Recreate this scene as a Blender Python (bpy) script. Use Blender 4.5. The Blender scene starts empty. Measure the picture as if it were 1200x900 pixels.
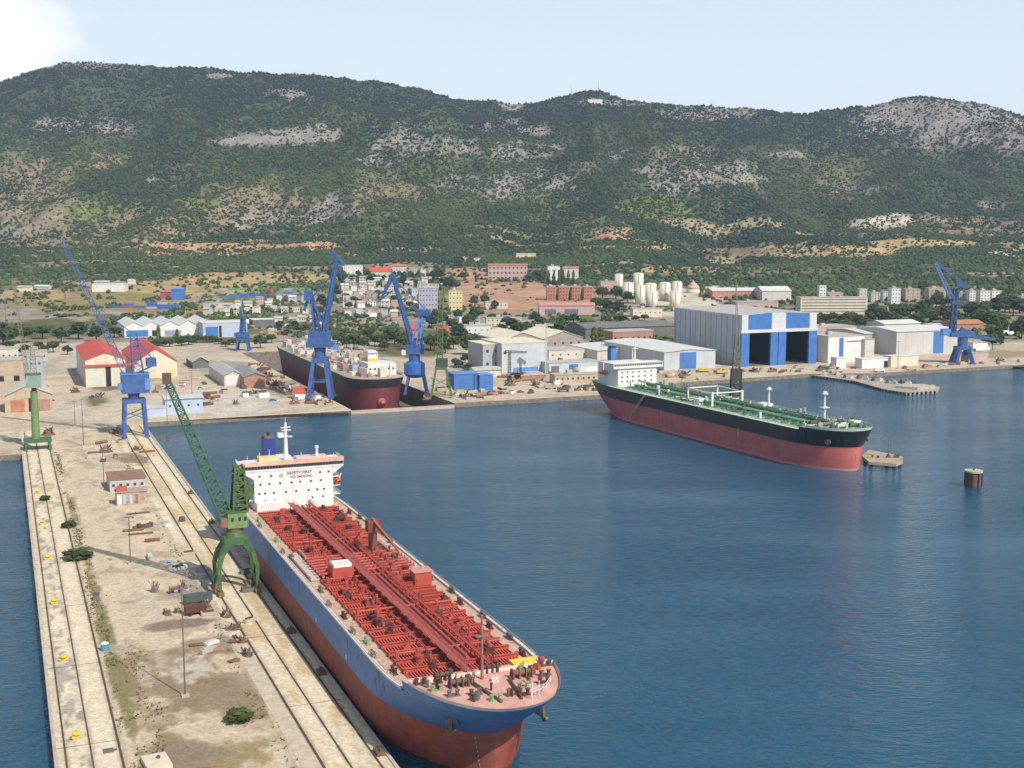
import bpy, bmesh, math, random
import numpy as np
from mathutils import Vector, Matrix
random.seed(7); rng = np.random.default_rng(7)
SC = bpy.context.scene; COL = SC.collection

# ---------------------------------------------------------------- camera
F, HOR, CH = 1450.0, 266.0, 104.0
TH = math.atan((450-HOR)/F); CT, ST = math.cos(TH), math.sin(TH)
cam = bpy.data.cameras.new('camera'); camo = bpy.data.objects.new('camera', cam); COL.objects.link(camo)
camo.location = (0, 0, CH); camo.rotation_euler = (math.pi/2-TH, 0, 0)
cam.sensor_width = 36; cam.lens = F/1200*36; cam.clip_start = 1; cam.clip_end = 20000
SC.camera = camo
SC.render.resolution_x = 1024; SC.render.resolution_y = 768
# ---------------------------------------------------------------- light
SD = Vector((0.50, -0.58, 0.76)).normalized()
EL = math.asin(SD.z); AZ = math.atan2(SD.x, SD.y)
world = bpy.data.worlds.new('World'); SC.world = world; world.use_nodes = True
nt = world.node_tree; N = nt.nodes; L = nt.links; N.clear()
wo = N.new('ShaderNodeOutputWorld'); bg = N.new('ShaderNodeBackground'); sky = N.new('ShaderNodeTexSky')
sky.sky_type = 'NISHITA'; sky.sun_disc = False; sky.sun_elevation = EL; sky.sun_rotation = AZ
sky.altitude = 100; sky.air_density = 1.0; sky.dust_density = 1.6; sky.ozone_density = 1.0
bg.inputs[1].default_value = 0.105
tc = N.new('ShaderNodeTexCoord')
# one bank of cloud low over the western ridge, plus thin high veil
cdir = Vector(((-80-600)/F, CT+ST*(450-125)/F, -ST+CT*(450-125)/F)).normalized()
dot = N.new('ShaderNodeVectorMath'); dot.operation = 'DISTANCE'; dot.inputs[1].default_value = cdir
mp = N.new('ShaderNodeMapping'); mp.inputs['Scale'].default_value = (1, 1, 1.8)
L.new(tc.outputs['Generated'], mp.inputs[0]); L.new(tc.outputs['Generated'], dot.inputs[0])
nz = N.new('ShaderNodeTexNoise'); nz.inputs['Scale'].default_value = 16; nz.inputs['Detail'].default_value = 7
L.new(mp.outputs[0], nz.inputs['Vector'])
ma = N.new('ShaderNodeMath'); ma.operation = 'MULTIPLY_ADD'; ma.inputs[1].default_value = 0.13
L.new(nz.outputs['Fac'], ma.inputs[0]); L.new(dot.outputs['Value'], ma.inputs[2])
mr = N.new('ShaderNodeMapRange'); mr.interpolation_type = 'SMOOTHSTEP'
mr.inputs['From Min'].default_value = 0.195; mr.inputs['From Max'].default_value = 0.125
L.new(ma.outputs[0], mr.inputs['Value'])
veil = N.new('ShaderNodeMixRGB'); veil.inputs[0].default_value = 0.62; veil.inputs[2].default_value = (9.6, 10.6, 11.3, 1)
L.new(sky.outputs[0], veil.inputs[1])
sepz = N.new('ShaderNodeSeparateXYZ'); L.new(tc.outputs['Generated'], sepz.inputs[0])
vf = N.new('ShaderNodeMapRange'); vf.inputs['From Min'].default_value = .10; vf.inputs['From Max'].default_value = .62; vf.inputs['To Min'].default_value = .66; vf.inputs['To Max'].default_value = .04
L.new(sepz.outputs[2], vf.inputs['Value']); L.new(vf.outputs[0], veil.inputs[0])
cm = N.new('ShaderNodeMixRGB'); cm.inputs[2].default_value = (12.0, 11.4, 10.9, 1)
L.new(mr.outputs[0], cm.inputs[0]); L.new(veil.outputs[0], cm.inputs[1])
L.new(cm.outputs[0], bg.inputs[0]); L.new(bg.outputs[0], wo.inputs[0])
sun = bpy.data.lights.new('sun', 'SUN'); suno = bpy.data.objects.new('sun', sun); COL.objects.link(suno)
sun.energy = 4.6; sun.angle = math.radians(0.6); sun.color = (1, 0.94, 0.84)
suno.rotation_euler = SD.to_track_quat('Z', 'Y').to_euler()
SC.view_settings.view_transform = 'Standard'; SC.view_settings.look = 'None'
SC.view_settings.exposure = 0.1; SC.view_settings.gamma = 1

# ---------------------------------------------------------------- geometry helpers
YAW = math.radians(22.4); CY, SY = math.cos(YAW), math.sin(YAW)
def S(v, w): return (v*CY-w*SY, v*SY+w*CY)          # harbour grid (v across, w inland) -> world
def Sinv(x, y): return (x*CY+y*SY, -x*SY+y*CY)
def ray(px, py):
    k = (450-py)/F
    return ((px-600)/F, CT+ST*k, -ST+CT*k)
def G(px, py, z=2.5):
    d = ray(px, py); t = (z-CH)/d[2]; return (d[0]*t, d[1]*t)
def ztop(Y, py):
    d = ray(600, py); return CH+d[2]/d[1]*Y
def proj(X, Y, z):
    D = Y*CT-(z-CH)*ST
    return 600+F*X/D, 450-F*(Y*ST+(z-CH)*CT)/D

def _h(ix, iy, s):
    n = (ix.astype(np.int64)*374761393+iy.astype(np.int64)*668265263+s*974711) & 0x7fffffff
    n = ((n ^ (n >> 13))*1274126177) & 0x7fffffff
    return ((n ^ (n >> 16)) & 0xffff)/65535.0
def vn(x, y, s=0):
    x = np.asarray(x, float); y = np.asarray(y, float)
    ix = np.floor(x); iy = np.floor(y); fx = x-ix; fy = y-iy
    fx = fx*fx*(3-2*fx); fy = fy*fy*(3-2*fy)
    a = _h(ix, iy, s); b = _h(ix+1, iy, s); c = _h(ix, iy+1, s); d = _h(ix+1, iy+1, s)
    return a+(b-a)*fx+(c-a)*fy+(a-b-c+d)*fx*fy
def fbm(x, y, s=0, o=4):
    t = 0; a = .5; n = 0
    for i in range(o):
        t = t+a*vn(x*2**i+i*17.3, y*2**i-i*9.1, s+i); n += a; a *= .55
    return t/n
def sm(a, b, x):
    t = np.clip((x-a)/(b-a), 0, 1); return t*t*(3-2*t)

RP = [-700, -300, -150, 0, 40, 85, 130, 170, 250, 300, 350, 400, 470, 530, 570, 600, 612, 650, 700, 740, 790, 850, 900, 940, 980, 1020, 1060, 1090, 1130, 1200, 1350, 1600, 2000]
RR = [150, 130, 112, 97, 87, 75, 78, 82, 85, 87, 91, 93, 100, 107, 111, 119, 118, 114, 115, 118, 124, 131, 134, 136, 132, 126, 119, 117, 124, 138, 150, 160, 170]
YR = 3500.0
def T(X, Y):
    X = np.asarray(X, float); Y = np.asarray(Y, float); scal = X.ndim == 0
    X = np.atleast_1d(X); Y = np.atleast_1d(Y)
    z0 = np.interp(Y, [0, 1060, 1291, 1600, 1900, 2300], [2.5, 2.5, 4, 11, 20, 50])
    px = 600+F*X/np.maximum(Y, 1)*1.0
    rr = np.interp(px, RP, RR)
    t = np.clip((Y-2300)/(YR-2300), 0, 1)
    row = 300+(rr-300)*t**0.92
    k = (450-row)/F
    zr = CH+(-ST+CT*k)/(CT+ST*k)*Y
    zz = np.where(Y > 2300, zr, z0)
    amp = sm(1950, 2900, Y)*(1-.75*sm(3050, 3500, Y))
    g = 1-np.abs(2*fbm(X/520+3.1, Y/900, 11, 4)-1)
    g2 = fbm(X/170, Y/260, 23, 4)-.5
    zz = zz+amp*((g-.72)*215+g2*85)+sm(3300, 3500, Y)*(fbm(X/60, Y/500, 5, 3)-.5)*9
    zz = np.where(Y > YR, zz-(Y-YR)*.45, zz)
    return float(zz[0]) if scal else zz
def ground(px, py):
    d = ray(px, py); Y = 900.0
    if py >= 404: 
        x, y = G(px, py); return x, y, 2.5
    Ys = np.arange(900, 3480, 3.); xs = d[0]/d[1]*Ys; zr = CH+d[2]/d[1]*Ys; tz = T(xs, Ys)
    i = int(np.argmax(tz >= zr)) if np.any(tz >= zr) else len(Ys)-1
    return float(xs[i]), float(Ys[i]), float(tz[i])

class MB:
    def __init__(s): s.v = []; s.f = []
    def add(s, vs, fs):
        n = len(s.v); s.v += [tuple(p) for p in vs]; s.f += [tuple(i+n for i in f) for f in fs]; return s
    def box(s, cx, cy, z0, sx, sy, h, r=0):
        c, n = math.cos(r), math.sin(r); P = []
        for z in (z0, z0+h):
            for a, b in ((-1, -1), (1, -1), (1, 1), (-1, 1)):
                x, y = a*sx/2, b*sy/2; P.append((cx+x*c-y*n, cy+x*n+y*c, z))
        return s.add(P, [(3, 2, 1, 0), (4, 5, 6, 7), (0, 1, 5, 4), (1, 2, 6, 5), (2, 3, 7, 6), (3, 0, 4, 7)])
    def bx(s, x0, x1, y0, y1, z0, z1): return s.box((x0+x1)/2, (y0+y1)/2, z0, x1-x0, y1-y0, z1-z0)
    def beam(s, p, q, w, h=None, w2=None, h2=None):
        p = Vector(p); q = Vector(q); h = h or w; w2 = w2 or w; h2 = h2 or h
        d = (q-p).normalized(); u = Vector((0, 0, 1)) if abs(d.z) < .95 else Vector((0, 1, 0))
        a = d.cross(u).normalized(); b = a.cross(d).normalized(); P = []
        for c, ww, hh in ((p, w, h), (q, w2, h2)):
            for i, j in ((-1, -1), (1, -1), (1, 1), (-1, 1)): P.append(c+a*(i*ww/2)+b*(j*hh/2))
        return s.add(P, [(0, 1, 2, 3), (7, 6, 5, 4), (0, 4, 5, 1), (1, 5, 6, 2), (2, 6, 7, 3), (3, 7, 4, 0)])
    def tube(s, p, q, r, n=8, r2=None):
        p = Vector(p); q = Vector(q); r2 = r if r2 is None else r2
        d = (q-p).normalized(); u = Vector((0, 0, 1)) if abs(d.z) < .95 else Vector((0, 1, 0))
        a = d.cross(u).normalized(); b = a.cross(d).normalized(); P = []
        for c, rr in ((p, r), (q, r2)):
            for i in range(n):
                t = 2*math.pi*i/n; P.append(c+a*math.cos(t)*rr+b*math.sin(t)*rr)
        fs = [(i, i+n, (i+1) % n+n, (i+1) % n) for i in range(n)]+[tuple(range(n)), tuple(range(2*n-1, n-1, -1))]
        return s.add(P, fs)
    def poly(s, pts, z0, z1):
        n = len(pts)
        P = [(x, y, z0) for x, y in pts]+[(x, y, z1) for x, y in pts]
        return s.add(P, [tuple(range(n-1, -1, -1)), tuple(range(n, 2*n))]+[(i, (i+1) % n, (i+1) % n+n, i+n) for i in range(n)])
    def lat(s, p, q, w0, w1, n, r=.12, h0=None, h1=None):
        p = Vector(p); q = Vector(q); d = (q-p).normalized()
        u = Vector((0, 1, 0)) if abs(d.y) < .8 else Vector((1, 0, 0))
        a = u; b = d.cross(a).normalized(); h0 = h0 or w0; h1 = h1 or w1; R = []
        for i in range(n+1):
            t = i/n; c = p+(q-p)*t; w = w0+(w1-w0)*t; h = h0+(h1-h0)*t
            R.append([c+a*(x*w/2)+b*(y*h/2) for x, y in ((-1, -1), (1, -1), (1, 1), (-1, 1))])
        for k in range(4): s.beam(R[0][k], R[n][k], r*1.6)
        for i in range(n):
            for k in range(4):
                m = (k+1) % 4
                s.beam(R[i][k] if (i+k) % 2 else R[i][m], R[i+1][m] if (i+k) % 2 else R[i+1][k], r)
                s.beam(R[i][k], R[i][m], r)
        return s
    def build(s, name, mat, parent=None, smooth=False, label=None, loc=None, rz=0):
        me = bpy.data.meshes.new(name); me.from_pydata(s.v, [], s.f); me.update()
        me.materials.append(mat)
        if smooth: me.polygons.foreach_set('use_smooth', [True]*len(me.polygons))
        o = bpy.data.objects.new(name, me); COL.objects.link(o)
        if parent: o.parent = parent
        if loc: o.location = loc; o.rotation_euler = (0, 0, rz)
        if label: o['label'] = label
        return o
def tag(o, label, cat, group=None):
    o['label'] = label; o['category'] = cat
    if group: o['group'] = group
    return o
def struct(o): o['kind'] = 'structure'; return o
def E(name, label, cat, loc=(0, 0, 0), rz=0, group=None):
    o = bpy.data.objects.new(name, None); COL.objects.link(o); o.empty_display_size = 1
    o.location = loc; o.rotation_euler = (0, 0, rz); return tag(o, label, cat, group)
def dup(src, loc, rz, label, sc=None, group=None):
    r = src.copy(); COL.objects.link(r); r.location = loc; r.rotation_euler = (0, 0, rz); r['label'] = label
    if sc: r.scale = sc
    if group: r['group'] = group
    for ch in list(src.children):
        c = ch.copy(); COL.objects.link(c); c.parent = r
        for g in ch.children:
            d = g.copy(); COL.objects.link(d); d.parent = c
    return r

# ---------------------------------------------------------------- materials
MC = {}
def pm(col, rough=.6, amp=.18, sc=.5, metal=0, dirt=0, dcol=(.16, .10, .06), streak=False, bump=0, spec=.5, dsc=None, vattr=None, seam=0):
    key = (seam, dsc, col, rough, amp, sc, metal, dirt, dcol, streak, bump, spec, vattr)
    if key in MC: return MC[key]
    m = bpy.data.materials.new('mat'); m.use_nodes = True; t = m.node_tree; n = t.nodes; l = t.links
    b = n['Principled BSDF']; b.inputs['Roughness'].default_value = rough; b.inputs['Metallic'].default_value = metal
    b.inputs['Specular IOR Level'].default_value = spec
    c = n.new('ShaderNodeTexCoord')
    a = n.new('ShaderNodeTexNoise'); a.inputs['Scale'].default_value = sc; a.inputs['Detail'].default_value = 8; a.inputs['Roughness'].default_value = .65
    l.new(c.outputs['Object'], a.inputs['Vector'])
    r = n.new('ShaderNodeMapRange'); r.inputs['From Min'].default_value = .3; r.inputs['From Max'].default_value = .7
    r.inputs['To Min'].default_value = 1-amp; r.inputs['To Max'].default_value = 1+amp
    l.new(a.outputs['Fac'], r.inputs['Value'])
    mx = n.new('ShaderNodeVectorMath'); mx.operation = 'SCALE'; l.new(r.outputs[0], mx.inputs['Scale'])
    if vattr:
        at = n.new('ShaderNodeAttribute'); at.attribute_name = vattr; l.new(at.outputs['Color'], mx.inputs[0])
    else: mx.inputs[0].default_value = col
    out = mx.outputs[0]
    if dirt:
        mpn = n.new('ShaderNodeMapping'); mpn.inputs['Scale'].default_value = (1, 1, .12) if streak else (1, 1, 1)
        l.new(c.outputs['Object'], mpn.inputs[0])
        d = n.new('ShaderNodeTexNoise'); d.inputs['Scale'].default_value = dsc or sc*1.7; d.inputs['Detail'].default_value = 6
        l.new(mpn.outputs[0], d.inputs['Vector'])
        rr = n.new('ShaderNodeMapRange'); rr.inputs['From Min'].default_value = .5; rr.inputs['From Max'].default_value = .72
        rr.inputs['To Max'].default_value = dirt; l.new(d.outputs['Fac'], rr.inputs['Value'])
        k = n.new('ShaderNodeMixRGB'); k.inputs[2].default_value = (*dcol, 1)
        l.new(rr.outputs[0], k.inputs[0]); l.new(out, k.inputs[1]); out = k.outputs[0]
    if seam:
        sx = n.new('ShaderNodeSeparateXYZ'); l.new(c.outputs['Object'], sx.inputs[0]); cb = n.new('ShaderNodeCombineXYZ'); l.new(sx.outputs[0], cb.inputs[0]); l.new(sx.outputs[2], cb.inputs[1])
        bk = n.new('ShaderNodeTexBrick'); bk.inputs['Scale'].default_value = 1; bk.inputs['Brick Width'].default_value = 9; bk.inputs['Row Height'].default_value = 2.4; bk.inputs['Mortar Size'].default_value = .05
        bk.inputs['Color1'].default_value = (1, 1, 1, 1); bk.inputs['Color2'].default_value = (1-seam*.5, 1-seam*.5, 1-seam*.45, 1); bk.inputs['Mortar'].default_value = (1-seam*1.3, 1-seam*1.4, 1-seam*1.4, 1); l.new(cb.outputs[0], bk.inputs['Vector'])
        mm_ = n.new('ShaderNodeMixRGB'); mm_.blend_type = 'MULTIPLY'; mm_.inputs[0].default_value = 1; l.new(out, mm_.inputs[1]); l.new(bk.outputs['Color'], mm_.inputs[2]); out = mm_.outputs[0]
    l.new(out, b.inputs['Base Color'])
    if bump:
        bp = n.new('ShaderNodeBump'); bp.inputs['Strength'].default_value = bump; bp.inputs['Distance'].default_value = .3
        l.new(a.outputs['Fac'], bp.inputs['Height']); l.new(bp.outputs[0], b.inputs['Normal'])
    MC[key] = m; return m
WHITE = pm((.68, .67, .66), .5, .06, .3, dirt=.25, dcol=(.45, .33, .24), streak=True)
CREAM = pm((.62, .56, .45), .8, .1, .15, dirt=.35, dcol=(.35, .28, .2), streak=True)
PALE = pm((.54, .51, .46), .8, .12, .2, dirt=.3, dcol=(.4, .35, .28))
GREY = pm((.36, .38, .41), .7, .12, .1, dirt=.3, dcol=(.25, .23, .2), streak=True)
DGREY = pm((.13, .13, .13), .7, .25, .3)
CONC = pm((.44, .40, .34), .9, .2, .25, dirt=.5, dcol=(.22, .18, .13))
RUST = pm((.17, .085, .05), .85, .4, .8)
SCRAP = pm((.11, .075, .055), .85, .5, 1.2)
DARK = pm((.02, .022, .025), .4, .3, 1)
BLACK = pm((.012, .015, .022), .45, .25, .3, dirt=.3, dcol=(.08, .06, .05), streak=True)
GLASS = pm((.03, .05, .07), .12, .1, 1)
BLUE = pm((.045, .15, .42), .45, .2, .25, dirt=.3, dcol=(.12, .14, .22), streak=True)
CBLUE = pm((.045, .105, .29), .55, .35, .4, dirt=.5, dcol=(.07, .09, .16))
LBLUE = pm((.10, .24, .55), .5, .15, .4)
CGREEN = pm((.055, .125, .045), .6, .3, .5, dirt=.4, dcol=(.05, .10, .05))
LGREEN = pm((.15, .24, .085), .6, .25, .5, dirt=.4, dcol=(.2, .16, .08))
DGREEN = pm((.045, .075, .05), .7, .3, .5)
YEL = pm((.62, .42, .04), .6, .2, .8, dirt=.4, dcol=(.3, .2, .06))
ORANGE = pm((.55, .24, .04), .6, .2, .8)
LIFE = pm((.6, .12, .05), .5, .15, .8)
RRED = pm((.52, .07, .05), .7, .15, .2, dirt=.25, dcol=(.35, .12, .09))
PINK = pm((.5, .24, .2), .8, .15, .2)
TERRA = pm((.40, .17, .09), .8, .25, .3)
BARK = pm((.09, .065, .045), .9, .3, 2)

# ---------------------------------------------------------------- land colours
ROCK = (.25, .22, .20); KHAKI = (.23, .18, .115); SOIL = (.42, .25, .16); FIELD = (.40, .29, .14); LIME = (.13, .17, .035); CRM = (.52, .46, .36); OLV = (.12, .115, .055); TOWN = (.33, .285, .215); ASPH = (.30, .28, .25)
BL = [ # px,row,rx,ry,strength,colour,kills shrubs
 (95,147,75,11,.8,ROCK),(140,150,28,13,.6,ROCK),(290,166,42,6,1.1,ROCK),(330,161,55,10,1.1,ROCK),(368,157,34,13,1.5,ROCK),(330,109,26,5,1.1,ROCK),(350,115,20,4,.9,ROCK),(110,77,60,5,.7,ROCK),(258,89,16,4,1,ROCK),
 (30,225,60,45,.9,KHAKI),(45,245,60,35,.7,KHAKI),(15,280,60,30,.55,ROCK),(80,270,60,35,.45,KHAKI),(315,242,80,26,.9,KHAKI),(330,260,60,18,.6,ROCK),(180,262,80,30,.75,KHAKI),(200,210,50,12,.4,ROCK),(385,245,40,18,.6,ROCK),(140,190,60,14,.45,KHAKI),
 (500,170,70,14,.62,ROCK),(590,176,75,13,.68,ROCK),(600,148,45,10,.7,ROCK),(632,154,16,7,1.1,ROCK),(470,150,40,10,.5,ROCK),(598,122,16,8,1.1,ROCK),(445,188,26,8,.9,ROCK),(470,224,60,12,.65,KHAKI),(560,216,50,14,.6,ROCK),(620,210,45,14,.65,ROCK),(600,228,60,9,.6,ROCK),(655,220,20,7,.8,ROCK),
 (790,178,70,9,.7,KHAKI),(820,200,75,16,.72,ROCK),(870,210,32,8,1.0,ROCK),(800,215,60,18,.5,ROCK),(830,132,60,10,.9,ROCK),(925,181,26,4,1,ROCK),(720,182,22,5,.7,ROCK),(700,120,30,5,.8,ROCK),(740,122,20,5,.8,ROCK),
 (1090,132,85,18,1.1,ROCK),(1140,148,75,18,.9,ROCK),(1020,150,40,12,.7,ROCK),(1190,160,40,20,.8,ROCK),(1110,165,60,12,.7,ROCK),(1300,170,80,24,.8,ROCK),
 (1050,258,26,9,1.4,CRM),(1028,262,34,9,1.0,CRM),(1005,222,34,6,.9,ROCK),(1030,272,50,8,.8,KHAKI),(720,274,32,8,1.1,SOIL),(765,243,50,14,.9,LIME),(700,262,60,10,.4,LIME),(110,247,40,10,.6,LIME),(225,235,40,10,.5,LIME),(650,235,60,10,.4,LIME),
 (1160,262,45,9,.8,KHAKI),(1165,240,24,5,.7,ROCK),(960,295,130,9,1.1,FIELD),(1080,285,80,6,1.1,FIELD),(1150,273,60,5,1,KHAKI),(1200,297,50,6,1.4,CRM),(870,294,70,5,1,KHAKI),(850,310,60,5,.8,FIELD),(800,316,80,5,.9,FIELD),(740,290,90,3,.9,FIELD),(700,305,60,3,.8,KHAKI),
 (250,289,130,5,1.2,SOIL),(370,288,40,6,1.2,SOIL),(60,285,90,6,.8,KHAKI),(190,298,140,4,1,SOIL),(60,312,70,6,.7,KHAKI),
 (300,326,120,8,1.2,FIELD),(210,338,110,10,1.2,FIELD),(100,352,110,16,1.1,(.26,.21,.09)),(190,360,90,10,1,(.28,.22,.10)),(40,345,60,10,.8,FIELD),
 (600,348,90,20,1.4,SOIL),(545,326,32,14,1.3,SOIL),(650,345,60,14,1.2,SOIL),(700,355,40,10,.8,SOIL),(800,350,70,14,1.0,CRM),(850,340,40,8,1,CRM),(760,368,60,8,.8,CRM),(670,374,60,8,.6,LIME),(770,383,60,6,.7,OLV),
 (1000,375,90,8,.8,OLV),(240,402,110,9,1.1,OLV),(60,385,90,14,.9,OLV),(470,392,70,12,.9,OLV),(590,380,40,8,.7,OLV),(400,372,60,3,1,(.3,.27,.2))]
def land_col(X, Y, z):
    px, row = proj(X, Y, z)
    n1 = fbm(X/14, Y/14, 31, 3); n2 = fbm(X/70, Y/120, 37, 4); n3 = fbm(X/260, Y/300, 41, 3)
    forest = 1-sm(322, 346, row+np.where(px > 820, -14, 0)+(n2-.5)*16)
    g = np.stack([.036+.045*n1, .050+.054*n1, .028+.020*n1], -1)*(.65+.7*n3)[..., None]
    tw = np.array(TOWN)*(.6+.55*n1)[..., None]*(.75+.5*n2)[..., None]
    tw = np.where((n2 > .56)[..., None]*(n1 > .42)[..., None]*(row < 405)[..., None], np.array(OLV)*(.7+.7*n1)[..., None], tw)
    c = g*forest[..., None]+tw*(1-forest)[..., None]
    veg = forest*1.0
    mid = sm(165, 215, row)*forest; kk = sm(.50, .68, fbm(X/130, Y/170, 33, 4))*mid*.75
    c = c*(1-kk)[..., None]+np.array((.20, .165, .105))*(.7+.55*n1)[..., None]*kk[..., None]; veg = veg*(1-.45*kk)
    st = sm(.56, .66, fbm(X/230, Y/26, 43, 3))*sm(248, 262, row)*forest*.9
    c = c*(1-st)[..., None]+np.array((.33, .26, .16))*(.75+.5*n1)[..., None]*st[..., None]; veg = veg*(1-.6*st)
    gr = sm(.52, .66, fbm(X/210, Y/190, 47, 3))*sm(150, 190, row)*forest*.7
    c = c*(1-gr)[..., None]+np.array((.095, .125, .035))*(.7+.6*n1)[..., None]*gr[..., None]; veg = veg*(1-.25*gr)
    for bx_, by_, rx, ry, s, cc in BL:
        d2 = ((px-bx_)/rx)**2+((row-by_)/ry)**2
        if by_ < 284: d2 = ((px-bx_)/(rx*1.12))**2+((row-by_)/(ry*1.08))**2
        m0 = np.clip(1.15-d2, 0, 1)
        if not np.any(m0 > 0): continue
        nn = fbm(X/22, Y/48, 51, 4)
        m = (sm(.10, .78, m0**.7*min(s+.12, 1.15)*.85+(nn-.5)*1.15+(n1-.5)*.55)*np.minimum(1, m0*2.2)*.88 if by_ < 284 else sm(.34, .52, m0**.6*s*.62+(nn-.5)*.5))*(m0 > 0)
        k = np.array(cc)*(.72+.5*n1)[..., None]
        c = c*(1-m)[..., None]+k*m[..., None]
        if cc in (LIME, OLV): veg = veg*(1-.45*m)
        else: veg = veg*(1-(.66 if s >= 1 else .36)*m)
    return c, veg
def set_cols(me, cols):
    at = me.color_attributes.new('col', 'FLOAT_COLOR', 'POINT')
    a = np.ones((len(cols), 4), np.float32); a[:, :3] = cols; at.data.foreach_set('color', a.ravel())

# hills and inland ground: one sheet out past the ridge
nx, ny = 620, 430
pxs = np.linspace(-620, 1820, nx); KX = (pxs-600)/F
rows_y = np.concatenate([np.linspace(1092, 1900, 120), np.linspace(1904, 3500, 290)[0:], np.linspace(3530, 5200, 20)])
ny = len(rows_y)
XX = KX[None, :]*rows_y[:, None]; YY = np.repeat(rows_y[:, None], nx, 1)
ZZ = T(XX.ravel(), YY.ravel()).reshape(XX.shape)
ZZ[0, :] = 2.3
cols, _ = land_col(XX.ravel(), YY.ravel(), ZZ.ravel())
V = np.stack([XX.ravel(), YY.ravel(), ZZ.ravel()], -1)
ii = (np.arange(ny-1)[:, None]*nx+np.arange(nx-1)[None, :]).ravel()
FQ = np.stack([ii, ii+1, ii+nx+1, ii+nx], -1)
def np_mesh(name, V, Fq, mat, smooth=False):
    me = bpy.data.meshes.new(name); k = Fq.shape[1]
    me.vertices.add(len(V)); me.vertices.foreach_set('co', V.astype(np.float32).ravel())
    me.loops.add(Fq.size); me.loops.foreach_set('vertex_index', Fq.astype(np.int32).ravel())
    me.polygons.add(len(Fq)); me.polygons.foreach_set('loop_start', np.arange(0, Fq.size, k, dtype=np.int32))
    me.update(calc_edges=True); me.materials.append(mat)
    if smooth: me.polygons.foreach_set('use_smooth', np.ones(len(Fq), bool))
    return me
HILLM = pm((.1, .1, .1), .95, .28, .035, bump=.0, vattr='col', spec=.1)
me = np_mesh('hills', V, FQ, HILLM, True); set_cols(me, cols)
ho = bpy.data.objects.new('hills', me); COL.objects.link(ho); struct(ho)

# scrub forest on the hillside: low bushy crowns, far past counting
def shrubs(name, n, ylo, yhi, smin, smax, seed, dens=1.0, label=None, town=False):
    r = np.random.default_rng(seed)
    u = r.random(n); Y = ylo*(yhi/ylo)**u; px = r.uniform(-330, 1530, n)
    X = (px-600)/F*Y; Z = T(X, Y); c, veg = land_col(X, Y, Z)
    cl = fbm(X/40, Y/80, 77, 3)
    if town: veg = sm(.50, .60, fbm(X/38, Y/46, 83, 4))*(1-.8*((c[:, 0] > .36))); cl = cl*0+.6
    keep = (r.random(n) < veg*dens*(.35+1.1*cl)); X, Y, Z = X[keep], Y[keep], Z[keep]; m = len(X)
    s = smin+(smax-smin)*r.random(m)**1.5*(.55+.45*np.clip(veg[keep], 0, 1)); hh = s*r.uniform(.55, 1.0, m)
    base = np.array([(0, 0, 1), (1, 0, .35), (.31, .95, .42), (-.81, .59, .3), (-.81, -.59, .45), (.31, -.95, .36), (.6, .1, -.3), (-.5, .4, -.3), (-.2, -.6, -.3)])
    fc = np.array([(0, 1, 2), (0, 2, 3), (0, 3, 4), (0, 4, 5), (0, 5, 1), (1, 6, 2), (2, 7, 3), (3, 7, 4), (4, 8, 5), (5, 8, 1), (2, 6, 7), (5, 8, 6)])
    a = r.uniform(0, 6.28, m); ca, sa = np.cos(a), np.sin(a)
    P = base[None]*(1+r.uniform(-.28, .28, (m, 9, 3)))
    x = P[..., 0]*ca[:, None]-P[..., 1]*sa[:, None]; y = P[..., 0]*sa[:, None]+P[..., 1]*ca[:, None]
    Vv = np.stack([X[:, None]+x*s[:, None]*.55, Y[:, None]+y*s[:, None]*.55, Z[:, None]+hh[:, None]*(P[..., 2]*.8+.1)], -1).reshape(-1, 3)
    Ff = (fc[None]+9*np.arange(m)[:, None, None]).reshape(-1, 3)
    k = fbm(X/160, Y/220, 91, 3); t = r.random(m)
    c0 = np.array([.020, .040, .020]); c1 = np.array([.062, .090, .026]); c2 = np.array([.075, .062, .032])
    cc = c0+(c1-c0)*np.clip(k*1.5-.45+.35*(t-.5), 0, 1)[:, None]
    lo = 1-sm(1700, 2500, Y)[:, None]; cc = cc*(1+.45*lo)+np.array([.006, .006, 0])*lo; up = sm(2850, 3250, Y)[:, None]; cc = cc*(1-up)+np.array([.017, .029, .026])*up  # high crowns go bluish: distance haze put into their colour
    cc = np.where((t > .90)[:, None], c2*(1-.6*up), cc)*(.7+.6*r.random(m))[:, None]
    mm = np_mesh(name, Vv, Ff, pm((.1, .1, .1), .85, .15, .2, vattr='col', spec=.15)); set_cols(mm, np.repeat(cc, 9, 0))
    o = bpy.data.objects.new(name, mm); COL.objects.link(o); o['kind'] = 'stuff'; o['label'] = label; return o
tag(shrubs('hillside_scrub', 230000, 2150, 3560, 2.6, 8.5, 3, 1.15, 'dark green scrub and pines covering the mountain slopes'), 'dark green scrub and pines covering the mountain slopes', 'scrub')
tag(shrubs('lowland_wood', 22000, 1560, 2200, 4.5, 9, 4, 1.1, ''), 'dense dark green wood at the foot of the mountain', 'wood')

tag(shrubs('town_greenery', 16000, 1100, 1700, 3, 6.5, 9, .9, '', True), 'low mixed green bushes filling the gaps between the town buildings', 'bushes')
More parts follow.
